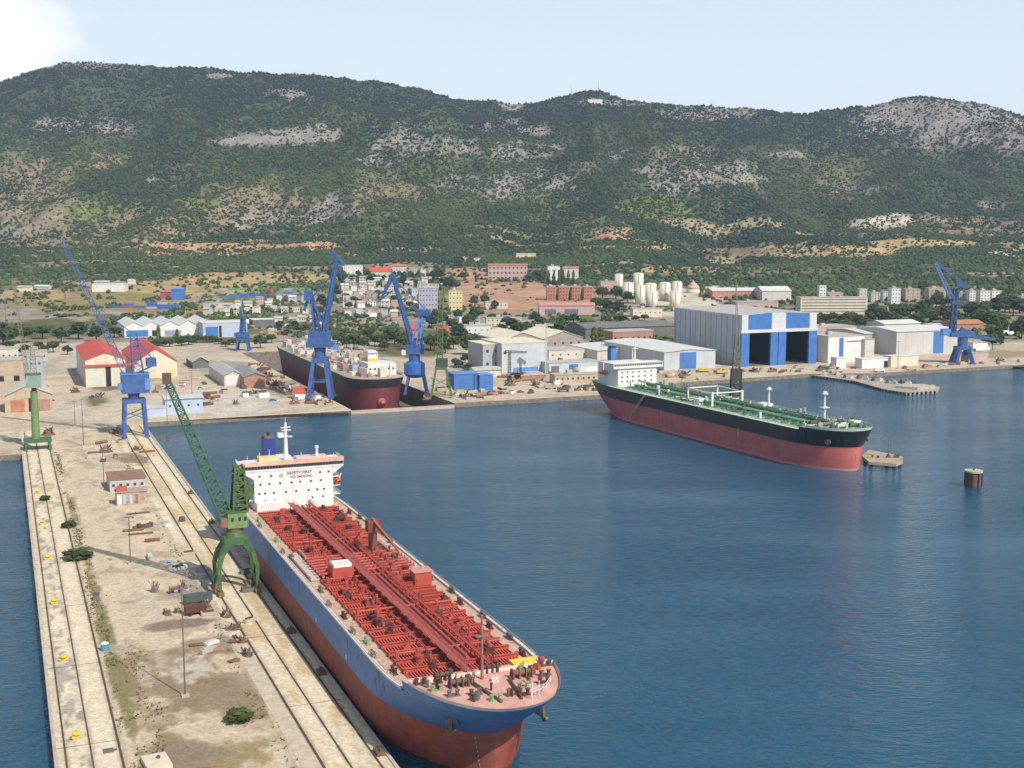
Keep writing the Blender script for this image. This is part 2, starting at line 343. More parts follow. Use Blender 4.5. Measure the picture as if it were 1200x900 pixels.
# harbour land with exact quay outline
quay_px = [(700, 463), (800, 448), (900, 441.5), (945, 438), (1020, 437.5), (1080, 434), (1200, 427), (1400, 419)]
def clip(poly, x0, x1, y0, y1):
    for ax, lim, sg in ((0, x0, 1), (0, x1, -1), (1, y0, 1), (1, y1, -1)):
        out = []
        for i in range(len(poly)):
            p, q = poly[i-1], poly[i]; a = (p[ax]-lim)*sg; b = (q[ax]-lim)*sg
            if (a >= 0) != (b >= 0):
                t = a/(a-b); out.append((p[0]+(q[0]-p[0])*t, p[1]+(q[1]-p[1])*t))
            if b >= 0: out.append(q)
        poly = out
        if not poly: return poly
    return poly
def area(p): return abs(sum(p[i-1][0]*p[i][1]-p[i][0]*p[i-1][1] for i in range(len(p))))/2
def land(name, poly, cell, z, mat, colf):
    xs = [p[0] for p in poly]; ys = [p[1] for p in poly]; vs = []; fs = []
    x0, y0 = min(xs), min(ys); nxx = math.ceil((max(xs)-x0)/cell); nyy = math.ceil((max(ys)-y0)/cell)
    for j in range(nyy):
        strip = clip(poly, -1e5, 1e5, y0+j*cell, y0+(j+1)*cell)
        if len(strip) < 3: continue
        for i in range(nxx):
            c = clip(strip, x0+i*cell, x0+(i+1)*cell, -1e5, 1e5)
            if len(c) < 3 or area(c) < .01: continue
            n = len(vs); vs += c; fs.append(tuple(range(n, n+len(c))))
    W = [S(*p) for p in vs]; P = [(a, b, z) for a, b in W]
    n = len(P); Q = [S(*p) for p in poly]; P += [(a, b, z) for a, b in Q]+[(a, b, -9.2) for a, b in Q]; k = len(poly)
    sgn = sum(poly[i-1][0]*poly[i][1]-poly[i][0]*poly[i-1][1] for i in range(k)) > 0
    side = [(n+i, n+k+i, n+k+(i+1) % k, n+(i+1) % k) if sgn else (n+i, n+(i+1) % k, n+k+(i+1) % k, n+k+i) for i in range(k)]
    me = bpy.data.meshes.new(name); me.from_pydata(P, [], fs+side); me.update(); me.materials.append(mat)
    me.materials.append(pm((.20, .17, .14), .95, .35, .4, dirt=.6, dcol=(.05, .045, .04)))
    for i in range(len(fs), len(fs)+len(side)): me.polygons[i].material_index = 1
    A = np.array(P); c = colf(A); set_cols(me, c)
    o = bpy.data.objects.new(name, me); COL.objects.link(o); return struct(o)
quay = [Sinv(*G(*p)) for p in quay_px]
far = [Sinv(1500, 1094), Sinv(-1100, 1094), Sinv(-1100, 350)]
yard = [(5, 660), (66, 660), (66, 665), (178, 668.5), (178, 1010), (240, 1010), (240, 671)]+quay+far+[(-600, 592), (5, 592)]
DRT = (.30, .235, .15)
YB = [ # yard blobs px,row,rx,ry,s,colour
 (60,478,60,8,1,(.48,.43,.36)),(260,470,90,18,1,(.50,.45,.37)),(150,440,60,10,.8,DRT),(260,430,50,10,.8,ASPH),(340,455,40,14,.8,DRT),(110,470,16,8,.8,OLV),
 (20,430,60,20,.8,(.36,.33,.29)),(90,415,14,26,1,(.45,.41,.36)),(125,453,22,6,1,(.17,.14,.08)),(520,460,120,6,.6,DRT),(620,455,90,6,.6,CRM),(740,440,60,12,.6,TOWN),(900,436,80,6,1,(.50,.43,.34)),(1100,425,120,5,1,(.46,.38,.28)),(1170,415,60,6,.8,DRT),(480,410,60,12,.8,OLV)]
def yard_col(A):
    X, Y = A[:, 0], A[:, 1]; px, row = proj(X, Y, 2.5); n1 = fbm(X/6, Y/6, 61, 4); n2 = fbm(X/35, Y/35, 67, 3)
    c = np.array((.47, .395, .295))*(.7+.6*n1)[:, None]*(.8+.4*n2)[:, None]
    for bx_, by_, rx, ry, s, cc in YB:
        m = np.clip(1.2-((px-bx_)/rx)**2-((row-by_)/ry)**2, 0, 1)*s
        m = sm(.35, .65, m+(n1-.5)*.8); c = c*(1-m)[:, None]+np.array(cc)*(.75+.5*n1)[:, None]*m[:, None]
    return c
LANDM = pm((.4, .4, .4), .95, .32, .6, vattr='col', spec=.15, dirt=.35, dcol=(.2, .16, .11), dsc=.12)
land('yard_ground', yard, 6.0, 2.5, LANDM, yard_col)
PB = [ # pier blobs in v,w,rv,rw,s,colour: weeds, bare earth, oil, bleached slab
 (32,150,18,60,1,(.27,.21,.13)),(26,270,6,60,.8,(.26,.20,.12)),(20.5,300,2.2,90,1,(.22,.19,.09)),(20.5,180,2.4,60,1,(.18,.16,.07)),(20.5,430,2.0,90,.8,(.27,.21,.12)),(35,258,14,10,.9,(.26,.20,.13)),(40,232,8,10,1,(.30,.23,.12)),(30,235,9,7,1,(.24,.19,.13)),
 (36,285,10,10,.6,(.46,.40,.32)),(30,330,8,40,.8,(.48,.41,.30)),(28,420,9,70,.8,(.50,.43,.31)),(44,345,8,10,.9,(.30,.26,.22)),(38,318,12,5,1,(.22,.17,.13)),(52,365,3.5,9,1,(.30,.25,.25)),(44,300,9,6,.8,(.28,.23,.18)),
 (48,390,7,16,.9,(.50,.43,.30)),(44,420,6,12,.8,(.52,.44,.30)),(58,450,3,20,.9,(.55,.45,.28)),(60,330,2,60,.8,(.50,.40,.24)),(52,500,3.5,40,1,(.50,.42,.28)),(9,300,3,30,.5,(.34,.30,.26)),(9,420,2.5,60,.6,(.32,.29,.27)),(42,480,8,25,.7,(.48,.40,.27)),(40,560,16,20,.7,(.36,.30,.22)),(50,560,8,16,.8,(.24,.18,.12)),(27,520,9,40,.8,(.50,.43,.31)),(12,480,4,60,.4,(.4,.34,.2))]
def pier_col(A):
    X, Y = A[:, 0], A[:, 1]; v = X*CY+Y*SY; w = -X*SY+Y*CY
    n1 = fbm(v/2.2, w/3, 71, 4); n2 = fbm(v/9, w/14, 73, 4)
    c = np.array((.54, .45, .32))*(.78+.44*n1)[:, None]*(.85+.3*n2)[:, None]
    sl = (v < 17.2) | (v > 47.8)                          # cast concrete aprons
    c = np.where(sl[:, None], np.array((.63, .545, .40))*(.86+.28*n1)[:, None], c)
    mid = (v > 22) & (v < 47.8) & (w < 300); m = sm(.36, .56, n2)*mid
    c = c*(1-m)[:, None]+np.array((.25, .185, .11))*(.8+.4*n1)[:, None]*m[:, None]
    for rv_, wd_ in ((7.2, .9), (11.9, .8), (17.2, 1.1), (52.2, 1.2), (57, .7), (62.4, 1.0), (5.2, .9), (65, 1.2), (47.8, .8)):
        m = np.clip(1-np.abs(v-rv_)/wd_, 0, 1)*sm(.25, .6, n1)*.75; c = c*(1-m)[:, None]+np.array((.20, .145, .09))*m[:, None]
    q = fbm(v/1.4, w/5, 79, 3); m = sm(.56, .68, q)*((v > 8) & (v < 11.5))*.7; c = c*(1-m)[:, None]+np.array((.20, .18, .17))*m[:, None]
    q = fbm(v/3, w/16, 81, 4); m = sm(.50, .62, q)*((v > 52.5) & (v < 62))*.55; c = c*(1-m)[:, None]+np.array((.46, .30, .12))*m[:, None]
    q = fbm(v/5, w/8, 85, 4); m = sm(.52, .62, q)*((v > 20) & (v < 50))*.5; c = c*(1-m)[:, None]+np.array((.27, .22, .165))*(.8+.5*n1)[:, None]*m[:, None]
    for bv, bw, rv, rw, s, cc in PB:
        m = np.clip(1.25-((v-bv)/rv)**2-((w-bw)/rw)**2, 0, 1)*s
        m = sm(.35, .7, m*.85+(n2-.5)*1.7+(n1-.5)*1.0)*(m > 0); c = c*(1-m)[:, None]+np.array(cc)*(.8+.4*n1)[:, None]*m[:, None]
    return c
PIERM = pm((.4, .4, .4), .95, .26, 1.1, vattr='col', spec=.15, dirt=.2, dcol=(.22, .16, .09), dsc=.35)
land('pier', [(5, 110), (65.3, 110), (65.3, 660), (5, 660)], .8, 2.5, PIERM, pier_col)

# apron joints, kerbs, rails
def strip(name, v0, v1, w0, w1, z0, z1, mat):
    m = MB(); m.add([(*S(v, w), z) for z in (z0, z1) for v, w in ((v0, w0), (v1, w0), (v1, w1), (v0, w1))], [(3, 2, 1, 0), (4, 5, 6, 7), (0, 1, 5, 4), (1, 2, 6, 5), (2, 3, 7, 6), (3, 0, 4, 7)])
    return m.build(name, mat)
RAILM = pm((.075, .055, .045), .7, .35, .8)
for i, (v, wd, wh) in enumerate([(7.2, .35, 'nearest the left water edge'), (11.9, .3, 'along the middle of the left apron'), (17.2, .45, 'beside the weeds on the left apron'), (52.2, .5, 'on the inner side of the right apron'), (57.0, .35, 'along the middle of the right apron'), (62.4, .4, 'nearest the moored blue and red tanker')]):
    tag(strip('crane_rail', v-wd/2, v+wd/2, 110, 655, 2.5, 2.58, RAILM), 'rusty straight crane rail '+wh, 'rail', 'crane rails along the pier')
struct(strip('pier_kerb', 5.0, 5.7, 110.1, 591, 2.5, 2.72, CONC)); struct(strip('pier_kerb', 64.6, 65.28, 110.1, 659, 2.5, 2.72, CONC))
struct(strip('apron_path', 48.2, 51.6, 110.1, 300, 2.5, 2.56, pm((.50, .43, .32), .9, .2, .4, dirt=.4, dcol=(.3, .24, .16))))
struct(strip('quay_kerb', 66.2, 177.5, 665.4, 666.8, 2.45, 2.75, pm((.55, .47, .34), .9, .15, .2)))
for j, w in enumerate([248, 296, 345, 392, 440, 490, 540]):
    for v0, v1 in ((5.75, 17.0), (47.8, 64.5)):
        struct(strip('slab_joint', v0, v1, w+(4 if v0 > 20 else 0), w+.22+(4 if v0 > 20 else 0), 2.5, 2.512, RAILM))

# ---------------------------------------------------------------- water
def water_mat():
    m = bpy.data.materials.new('sea_water'); m.use_nodes = True; t = m.node_tree; n = t.nodes; l = t.links
    b = n['Principled BSDF']; b.inputs['Base Color'].default_value = (.008, .070, .130, 1)
    b.inputs['Roughness'].default_value = .06; b.inputs['IOR'].default_value = 1.33
    g = n.new('ShaderNodeNewGeometry')
    def noise(sc, stretch, rot, det):
        mpn = n.new('ShaderNodeMapping'); mpn.inputs['Rotation'].default_value = (0, 0, rot); mpn.inputs['Scale'].default_value = (sc, sc*stretch, sc)
        l.new(g.outputs['Position'], mpn.inputs[0]); a = n.new('ShaderNodeTexNoise'); a.inputs['Scale'].default_value = 1; a.inputs['Detail'].default_value = det
        a.inputs['Roughness'].default_value = .55; l.new(mpn.outputs[0], a.inputs['Vector']); return a
    a = noise(.30, 2.4, math.radians(-28), 4); c = noise(.06, 1.8, math.radians(12), 3); p = noise(.007, 2.6, .35, 4)
    ad = n.new('ShaderNodeMath'); ad.operation = 'MULTIPLY_ADD'; ad.inputs[1].default_value = 1.3
    l.new(c.outputs['Fac'], ad.inputs[0]); l.new(a.outputs['Fac'], ad.inputs[2])
    r = n.new('ShaderNodeMapRange'); r.inputs['From Min'].default_value = .35; r.inputs['From Max'].default_value = .65
    r.inputs['To Min'].default_value = .34; r.inputs['To Max'].default_value = .85; l.new(p.outputs['Fac'], r.inputs['Value'])
    bp = n.new('ShaderNodeBump'); bp.inputs['Distance'].default_value = 1.1; l.new(r.outputs[0], bp.inputs['Strength'])
    l.new(ad.outputs[0], bp.inputs['Height']); l.new(bp.outputs[0], b.inputs['Normal'])
    return m
wm = MB()
for v0, v1, w0, w1 in ((-3500, 3500, -900, 668), (-3500, 178, 668, 1700), (240, 3500, 668, 1700)):
    wm.add([(*S(v, w), 0) for v, w in ((v0, w0), (v1, w0), (v1, w1), (v0, w1))], [(0, 1, 2, 3)])
struct(wm.build('water', water_mat()))
dm = MB(); dm.add([(*S(v, w), -8.5) for v, w in ((178, 668), (240, 668), (240, 1012), (178, 1012))], [(0, 1, 2, 3)])
struct(dm.build('dock_floor', pm((.16, .13, .11), .9, .3, .3)))
dg = MB(); dg.add([(*S(v, w), z) for z in (-8.4, 1.6) for v, w in ((178.1, 668.2), (239.9, 669.6), (239.9, 672), (178.1, 671))], [(3, 2, 1, 0), (4, 5, 6, 7), (0, 1, 5, 4), (1, 2, 6, 5), (2, 3, 7, 6), (3, 0, 4, 7)])
tag(dg.build('dock_gate', pm((.42, .33, .25), .9, .2, .4)), 'low pale gate closing the mouth of the dry dock', 'gate')
# ---------------------------------------------------------------- haze
hz_ = MB().bx(-2700, 2700, -700, 5300, -12, 640).build('haze', bpy.data.materials.new('haze'))
hm = hz_.data.materials[0]; hm.use_nodes = True; hn = hm.node_tree.nodes; hn.clear()
hv = hn.new('ShaderNodeVolumePrincipled'); hv.inputs['Density'].default_value = .000060; hv.inputs['Color'].default_value = (.60, .77, 1, 1); hv.inputs['Anisotropy'].default_value = .1
hout = hn.new('ShaderNodeOutputMaterial'); hm.node_tree.links.new(hv.outputs[0], hout.inputs['Volume']); hz_['kind'] = 'stuff'; hz_['label'] = 'thin pale blue air haze over the bay'

# ---------------------------------------------------------------- ships
class Hull:
    def __init__(s, L, B, D, zb, rake, lb=34, lw=42, ls=52, pt=.72, under=12, fq=.5):
        s.__dict__.update(L=L, B=B, D=D, zb=zb, rake=rake, lb=lb, lw=lw, ls=ls, pt=pt, under=under, fq=fq)
    def xs(s, z):
        t = max(0, (z-s.zb)/(s.D+2-s.zb)); return s.L-s.rake+s.rake*min(t, 1.1)**.9
    def x0(s, z): return s.under*(1-min(max(z/s.D, 0), 1))**1.4
    def hb(s, x, z):
        q = min(max(z/s.D, 0), 1); lb = s.lw+(s.lb-s.lw)*q
        t = min(max((s.xs(z)-x)/lb, 0), 1); p = 2.1+.2*q; e = .72+(s.fq-.72)*q
        f = (1-(1-t)**p)**e
        t = min(max((x-s.x0(z))/s.ls, 0), 1); g0 = .12+(s.pt-.12)*q**.8
        g = g0+(1-g0)*(1-(1-t)**2.2)
        return s.B/2*f*g
    def ring(s, z, n=56, xmin=None):
        a = s.x0(z) if xmin is None else xmin; b = s.xs(z); R = []
        for i in range(n+1):
            t = i/n; t = .5-.5*math.cos(math.pi*t) if xmin is None else math.sin(math.pi/2*t); x = a+(b-a)*t; R.append((x, s.hb(x, z), z))
        return R
    def shell(s, zs, xmin=None, out=0):
        m = MB(); n = 56; rr = [s.ring(z, n, xmin) for z in zs]
        for sg in (1, -1):
            P = [(x, sg*(y+out), z) for r in rr for x, y, z in r]; fs = []
            for j in range(len(zs)-1):
                for i in range(n):
                    q = (j*(n+1)+i, j*(n+1)+i+1, (j+1)*(n+1)+i+1, (j+1)*(n+1)+i); fs.append(q if sg < 0 else q[::-1])
            m.add(P, fs)
        for j in range(len(zs)-1):
            a, b = rr[j][0], rr[j+1][0]; m.add([(a[0], a[1], a[2]), (a[0], -a[1], a[2]), (b[0], -b[1], b[2]), (b[0], b[1], b[2])], [(0, 1, 2, 3)])
        return m
    def deck(s, z, xmin=None, inset=0, xmax=None, zz=None):
        m = MB(); r = [p for p in s.ring(z, 56, xmin) if xmax is None or p[0] <= xmax]; n = len(r); zz = z if zz is None else zz
        m.add([(x, max(y-inset, 0), zz) for x, y, _ in r]+[(x, -max(y-inset, 0), zz) for x, y, _ in r], [(i, n+i, n+i+1, i+1) for i in range(n-1)]); return m
def rail(m, pts, h=1.1, st=3.0, r=.05):
    for a, b in zip(pts[:-1], pts[1:]):
        a = Vector(a); b = Vector(b); d = (b-a).length
        for k in (.55, 1): m.beam(a+Vector((0, 0, h*k)), b+Vector((0, 0, h*k)), r)
        for i in range(int(d/st)+1): p = a+(b-a)*(i*st/d); m.beam(p, p+Vector((0, 0, h)), r)
def capsule(m, p, q, r, n=10):
    p = Vector(p); q = Vector(q); d = q-p; k = 6; prev = None
    rs = [.05, .6, .95, 1, .95, .6, .05]; ts = [0, .08, .25, .5, .75, .92, 1]
    for i in range(6): m.tube(p+d*ts[i], p+d*ts[i+1], r*rs[i], n, r*rs[i+1])
def text_mesh(txt, size, mat, parent, loc, rot, name='lettering'):
    cu = bpy.data.curves.new('t', 'FONT'); cu.body = txt; cu.size = size; cu.extrude = .02; cu.align_x = 'CENTER'; cu.offset = .015*size
    o = bpy.data.objects.new('t', cu); COL.objects.link(o); bpy.context.view_layer.update()
    me = bpy.data.meshes.new_from_object(o.evaluated_get(bpy.context.evaluated_depsgraph_get())); bpy.data.objects.remove(o)
    me.materials.clear(); me.materials.append(mat); r = bpy.data.objects.new(name, me); COL.objects.link(r); r.parent = parent; r.location = loc; r.rotation_euler = rot
    return r

# --- blue and red tanker at the pier
BOOT = pm((.27, .060, .038), .65, .3, .3, dirt=.7, dcol=(.13, .075, .06), streak=True, dsc=.35, seam=.22)
TOPB = pm((.065, .175, .42), .5, .18, .3, dirt=.3, dcol=(.16, .20, .28), streak=True, dsc=.45, seam=.16)
RIM = pm((.66, .58, .54), .7, .15, .4, dirt=.4, dcol=(.35, .22, .16))
SALM = pm((.50, .36, .26), .85, .25, .5, dirt=.8, dcol=(.42, .17, .12), dsc=.7)
DRED = pm((.40, .062, .042), .7, .25, .5, dirt=.35, dcol=(.14, .04, .035), dsc=.6)
DRED2 = pm((.42, .066, .045), .65, .2, .5)
PRED = pm((.36, .085, .07), .65, .2, .4)
h1 = Hull(228, 32.4, 16, 9, 12.5, lb=36, lw=40, fq=.46)
T1 = E('tanker', 'large blue and red tanker with a red deck moored along the pier', 'tanker', (*S(82.4, 424), 0), YAW-math.pi/2)
h1.shell([-3, 0, .8]).build('waterline_band', pm((.07, .045, .04), .7, .4, .3, dirt=.5, dcol=(.03, .05, .03)), T1, True)
h1.shell([.8, 3, 6, 9]).build('hull_bottom', BOOT, T1, True)
h1.shell([9, 11, 13.5, 16]).build('hull_topside', TOPB, T1, True)
h1.shell([16, 17.2, 18.3], xmin=206).build('forecastle_side', TOPB, T1, True)
h1.deck(16.01, xmax=208).build('deck', SALM, T1)
h1.deck(18.3, xmin=206).build('forecastle_deck', pm((.56, .30, .25), .85, .25, .4, dirt=.5, dcol=(.6, .42, .3)), T1)
m = h1.shell([18.3, 19.1], xmin=209, out=.03); m.build('bulwark', RIM, T1, True)
for sg in (1, -1):
    m = MB(); r = [p for p in h1.ring(16, 56) if p[0] < 207]
    for a, b in zip(r[:-1], r[1:]): m.beam((a[0], sg*(a[1]-.3), 16.2), (b[0], sg*(b[1]-.3), 16.2), .75, .45)
    m.build('deck_edge', RIM, T1); m = MB()
    r = [(p[0], sg*(p[1]-.5), 16.3) for p in h1.ring(16, 56) if 44 < p[0] < 206]; rail(m, r, 1.1, 2.6, .06)
    m.build('railing', pm((.5, .4, .34), .7, .1, 1), T1)
# cargo deck panel with longitudinal stiffeners and transverse girders
m = MB(); HW = 12.3
xa, xb = 47.0, 203.5
def hw(x): return min(HW, max(h1.hb(x, 16)-3.5, 3))
xs_ = np.linspace(xa, xb, 32)
P = [(x, hw(x), 16.16) for x in xs_]+[(x, -hw(x), 16.16) for x in xs_]; n = len(xs_)
m.add(P, [(i, n+i, n+i+1, i+1) for i in range(n-1)]); m.build('cargo_deck', DRED, T1)
m = MB()
for k in range(-18, 19):
    y = k*.66
    e = max([x for x in xs_ if hw(x) > abs(y)+.2] or [xa])
    if e > xa: m.beam((xa, y, 16.36), (e, y, 16.36), .2, .4)
m.build('stiffeners', pm((.54, .135, .09), .65, .2, .5), T1)
x = 52.0
while x < 201:
    g = MB(); w_ = hw(x); off = random.uniform(-.4, .4)
    g.bx(x-.14, x+.14, -w_, w_, 16.17, 17.15); g.bx(x-.38, x+.38, -w_, w_, 17.15, 17.23)
    g.build('deck_girder', DRED2 if int(x) % 3 else DRED, T1); x += 5.2
# centre pipe rack and catwalks
for y, w_, z, mt in ((-1.9, 1.8, 18.3, PRED), (3.9, .9, 18.1, DRED2)):
    c = MB(); c.bx(47, 207, y-w_/2, y+w_/2, z, z+.15); rail(c, [(47, y-w_/2, z), (207, y-w_/2, z)], 1, 4, .07); rail(c, [(47, y+w_/2, z), (207, y+w_/2, z)], 1, 4, .07)
    xx = 50
    while xx < 206: c.beam((xx, y-w_/2+.1, 16.2), (xx, y-w_/2+.1, z), .2); c.beam((xx, y+w_/2-.1, 16.2), (xx, y+w_/2-.1, z), .2); xx += 5.2
    c.build('catwalk', mt, T1)
for y, r_, z in ((-.3, .5, 17.7), (1.3, .42, 17.6), (2.5, .25, 17.9), (-4.4, .16, 17.4)):
    MB().tube((49, y, z), (200-abs(y)*2, y, z), r_, 8).build('pipeline', random.choice([DRED2, PRED]), T1)
for i, x in enumerate([62, 94, 132, 160, 190]):
    c = MB(); w_ = hw(x)-1; c.tube((x, -w_, 17.7), (x, w_, 17.7), .25, 8)
    for k in range(5): c.tube((x, -w_+k*w_/2.4, 16.2), (x, -w_+k*w_/2.4, 18.2), .45, 8)
    c.build('branch_pipe', random.choice([DRED2, PRED, DRED]), T1)
# manifolds midships
for i in range(7):
    x = 112+i*2.6; c = MB(); c.tube((x, -12.3, 17.9), (x, 12.3, 17.9), .32, 8)
    for sg in (1, -1): c.tube((x, sg*12.3, 17.9), (x, sg*12.5, 17.9), .5, 8); c.bx(x-.35, x+.35, sg*7-.4, sg*7+.4, 17.4, 18.9)
    c.build('manifold_pipe', PRED if i % 2 else DRED2, T1)
for sg in (1, -1):
    c = MB(); c.bx(101, 127, sg*13.2-1.1, sg*13.2+1.1, 16.2, 16.9); c.build('drip_tray', pm((.5, .42, .36), .8, .25, .6), T1)
    c = MB(); c.bx(100, 128, sg*11.3-.3, sg*11.3+.3, 17.0, 17.5)
    for k in range(8): c.bx(101+k*3.7, 101.5+k*3.7, sg*11.3-.2, sg*11.3+.2, 16.1, 17.0)
    c.build('hose_rail', pm((.33, .22, .18), .7, .2, 1), T1)
c = MB(); c.bx(125.5, 130.5, -9.6, -4.2, 16.1, 19.8); b = c.build('deck_store', DRED2, T1)
MB().bx(125.9, 130.1, -9.2, -4.6, 19.8, 20.6).build('store_roof', WHITE, b)
c = MB(); c.bx(137.5, 141.5, 8.2, 12.6, 16.1, 19.6); b = c.build('deck_store', DRED2, T1)
MB().bx(137.2, 141.8, 7.9, 12.9, 19.6, 19.85).build('store_roof', pm((.5, .25, .2), .7, .15, 1), b)
# hose crane
c = MB(); c.tube((110, 6.6, 16), (110, 6.6, 24.5), 1.25, 12); c.bx(108.4, 111.6, 5.0, 8.2, 23.0, 26.2); c.bx(107.5, 112, 4.4, 8.6, 16.1, 18.4); b = c.build('hose_crane', pm((.17, .06, .04), .7, .3, 1), T1)
c = MB(); c.beam((110, 6.6, 26.4), (127, 8.6, 21.5), .7, .8, .35, .35); c.tube((110.5, 6.8, 25.2), (117, 7.4, 23.6), .18, 6); c.build('jib', pm((.36, .10, .07), .7, .2, 1), b)
# valves, vents, hatches scattered on the deck
DKR = pm((.10, .03, .03), .7, .3, 1)
for i in range(92):
    x = random.uniform(50, 200); y = random.uniform(-1, 1)*(hw(x)-1.2)
    if abs(y) < 5: y += 5*(1 if y > 0 else -1)
    if abs(y) > hw(x)-.5: continue
    c = MB(); k = i % 3
    if k == 0: c.tube((x, y, 16.1), (x, y, 17.8), .8, 10); c.tube((x, y, 17.8), (x, y, 18.1), 1.0, 10)
    elif k == 1: c.tube((x, y, 16.1), (x, y, 19.2), .14, 6); c.tube((x, y, 18.8), (x, y, 19.5), .36, 8)
    else: c.bx(x-.9, x+.9, y-.7, y+.7, 16.1, 17.6); c.tube((x, y, 17.6), (x, y, 18.4), .3, 8)
    c.build(['tank_hatch', 'vent_pipe', 'valve_box'][k], random.choice([DKR, DRED, PRED, DKR]), T1)
GRN = pm((.25, .33, .16), .7, .3, 1)
for x in (58, 84, 104, 136, 158, 177, 196):
    for sg in (1, -1):
        y = sg*(h1.hb(x, 16)-2.2); c = MB()
        for dx in (-.9, .9): c.tube((x+dx, y, 16.0), (x+dx, y, 17.1), .38, 8); c.tube((x+dx, y, 17.1), (x+dx, y, 17.25), .5, 8)
        c.bx(x-1.6, x+1.6, y-.5, y+.5, 16.0, 16.2); c.build('bollard', random.choice([GRN, DKR, DGREY]), T1)
for x in (66, 98, 149, 170, 186):
    for sg in (1, -1):
        y = sg*(h1.hb(x, 16)-1.0); c = MB(); c.bx(x-1.2, x+1.2, y-.35, y+.35, 16.3, 17.3); c.tube((x-1.3, y, 16.6), (x-1.3, y, 17.4), .3, 8); c.tube((x+1.3, y, 16.6), (x+1.3, y, 17.4), .3, 8)
        c.build('fairlead', DGREY, T1)
# forecastle gear
zf = 18.3
for x, y, sc_ in ((213.5, -6.5, .72), (213.5, 6.3, .8), (208.5, 1.5, .65), (209, -8.2, .6)):
    c = MB(); c.tube((x, y-2.4*sc_, zf+1.1), (x, y+2.4*sc_, zf+1.1), .75*sc_, 12)
    for k in (-2.4, -.8, .9, 2.4): c.tube((x, y+(k-.1)*sc_, zf+1.1), (x, y+(k+.1)*sc_, zf+1.1), 1.15*sc_, 12); c.bx(x-.9, x+.9, y+k*sc_-.15, y+k*sc_+.15, zf, zf+1)
    c.bx(x-1.5, x-.3, y+2.5*sc_, y+3.9*sc_, zf, zf+1.6); c.build('winch', random.choice([SCRAP, DKR, RUST]), T1)
c = MB(); c.tube((211.5, -1.0, zf), (211.5, -1.0, zf+12), .32, 10, .2); c.bx(210.9, 212.1, -2.4, .4, zf+8.5, zf+8.7); c.tube((211.5, -1, zf+12), (211.5, -1, zf+12.6), .3, 8)
c.build('foremast', pm((.28, .13, .09), .7, .2, 1), T1)
c = MB(); c.box(206.5, 9.8, 16.4, 3.4, 5.2, 2.4); c.build('yellow_locker', pm((.72, .56, .04), .5, .1, 1), T1, label='bright yellow locker near the bow')
for x, y in ((218.5, -5), (218.8, 4.5), (222.5, -2.5), (222, 3.2), (214, -11), (214.5, 10.8), (209.5, 13.2), (209.5, -12.7), (218, 9), (217.6, -9)):
    c = MB()
    for dy in (-.8, .8): c.tube((x, y+dy, zf), (x, y+dy, zf+1.0), .36, 8); c.tube((x, y+dy, zf+1.0), (x, y+dy, zf+1.15), .5, 8)
    c.bx(x-.5, x+.5, y-1.3, y+1.3, zf, zf+.15); c.build('bollard', random.choice([DKR, DGREY, SCRAP, GRN]), T1)
for i in range(20):
    x = random.uniform(208, 222); y = random.uniform(-1, 1)*(h1.hb(x, 18)-2); a = random.uniform(.3, .9); c = MB()
    if i % 3: c.box(x, y, zf, a*2, a*1.3, random.uniform(.5, 1.5), random.uniform(0, 3)); c.tube((x, y, zf), (x+.3, y+.2, zf+random.uniform(1.2, 2.6)), .12, 6)
    else: c.tube((x, y, zf), (x, y, zf+1.3), a*.6, 10); c.tube((x, y, zf+1.3), (x, y, zf+1.5), a*.8, 10)
    c.build('deck_fitting', random.choice([DKR, SCRAP, DGREY, RUST, GRN, DRED, RIM]), T1)
c = MB()
for sg in (1, -1): c.tube((214, sg*3.6, zf+.5), (224, sg*2.0, zf+.25), .28, 6)
c.build('anchor_chain', SCRAP, T1)
c = MB(); c.tube((224.6, 3.8, zf), (224.6, 3.8, zf+3.2), .09, 6); c.tube((223.6, 5.6, zf), (223.6, 5.6, zf+3.0), .09, 6); rail(c, [(224.8, 3.5, zf+.6), (222.8, 7.4, zf+.6), (219.6, 9.8, zf+.6)], 1.4, 1.2, .08); c.build('bow_railing', WHITE, T1)
for sg in (1, -1):
    y = sg*(h1.hb(216.5, 13.2)); n_ = Vector((.5, sg*.8, -.2)).normalized(); p = Vector((216.5, y, 13.2))
    c = MB(); c.tube(p-n_*.6, p+n_*.55, 1.5, 14, 1.7); b = c.build('hawse_pipe', pm((.05, .08, .16), .6, .3, 1), T1)
    c = MB(); c.beam(p+n_*.7+Vector((0, 0, .9)), p+n_*.9+Vector((0, 0, -2.4)), .5); c.beam(p+n_*.9+Vector((-1.3, 0, -1.6)), p+n_*.95+Vector((0, 0, -2.5)), .55); c.beam(p+n_*.9+Vector((1.3, 0, -1.6)), p+n_*.95+Vector((0, 0, -2.5)), .55)
    c.build('anchor', pm((.13, .11, .05), .8, .3, 1), b)
c = MB()
for k in range(8):
    x = 214.2; z = 1.5+k*.9; y = -(h1.hb(x, z)+.04); c.bx(x-.25, x+.25, y-.03, y+.02, z, z+.35)
c.build('draught_marks', pm((.45, .4, .38), .7, .1, 1), T1)
rr9 = random.Random(4)
for i in range(26):
    x = rr9.uniform(30, 212); c = MB(); z1 = rr9.uniform(13.2, 15.9); z0 = z1-rr9.uniform(1.2, 4.5); w0 = rr9.uniform(.08, .28); P = []
    for z, ww in ((z0, w0*.2), ((z0+z1)/2, w0*.6), (z1, w0)):
        for q in (-ww, ww): P.append((x+q, -h1.hb(x+q, z)-.025, z))
    c.add(P, [(0, 1, 3, 2), (2, 3, 5, 4)]); c.build('rust_streak', pm((.16, .09, .06), .85, .3, 1), T1)
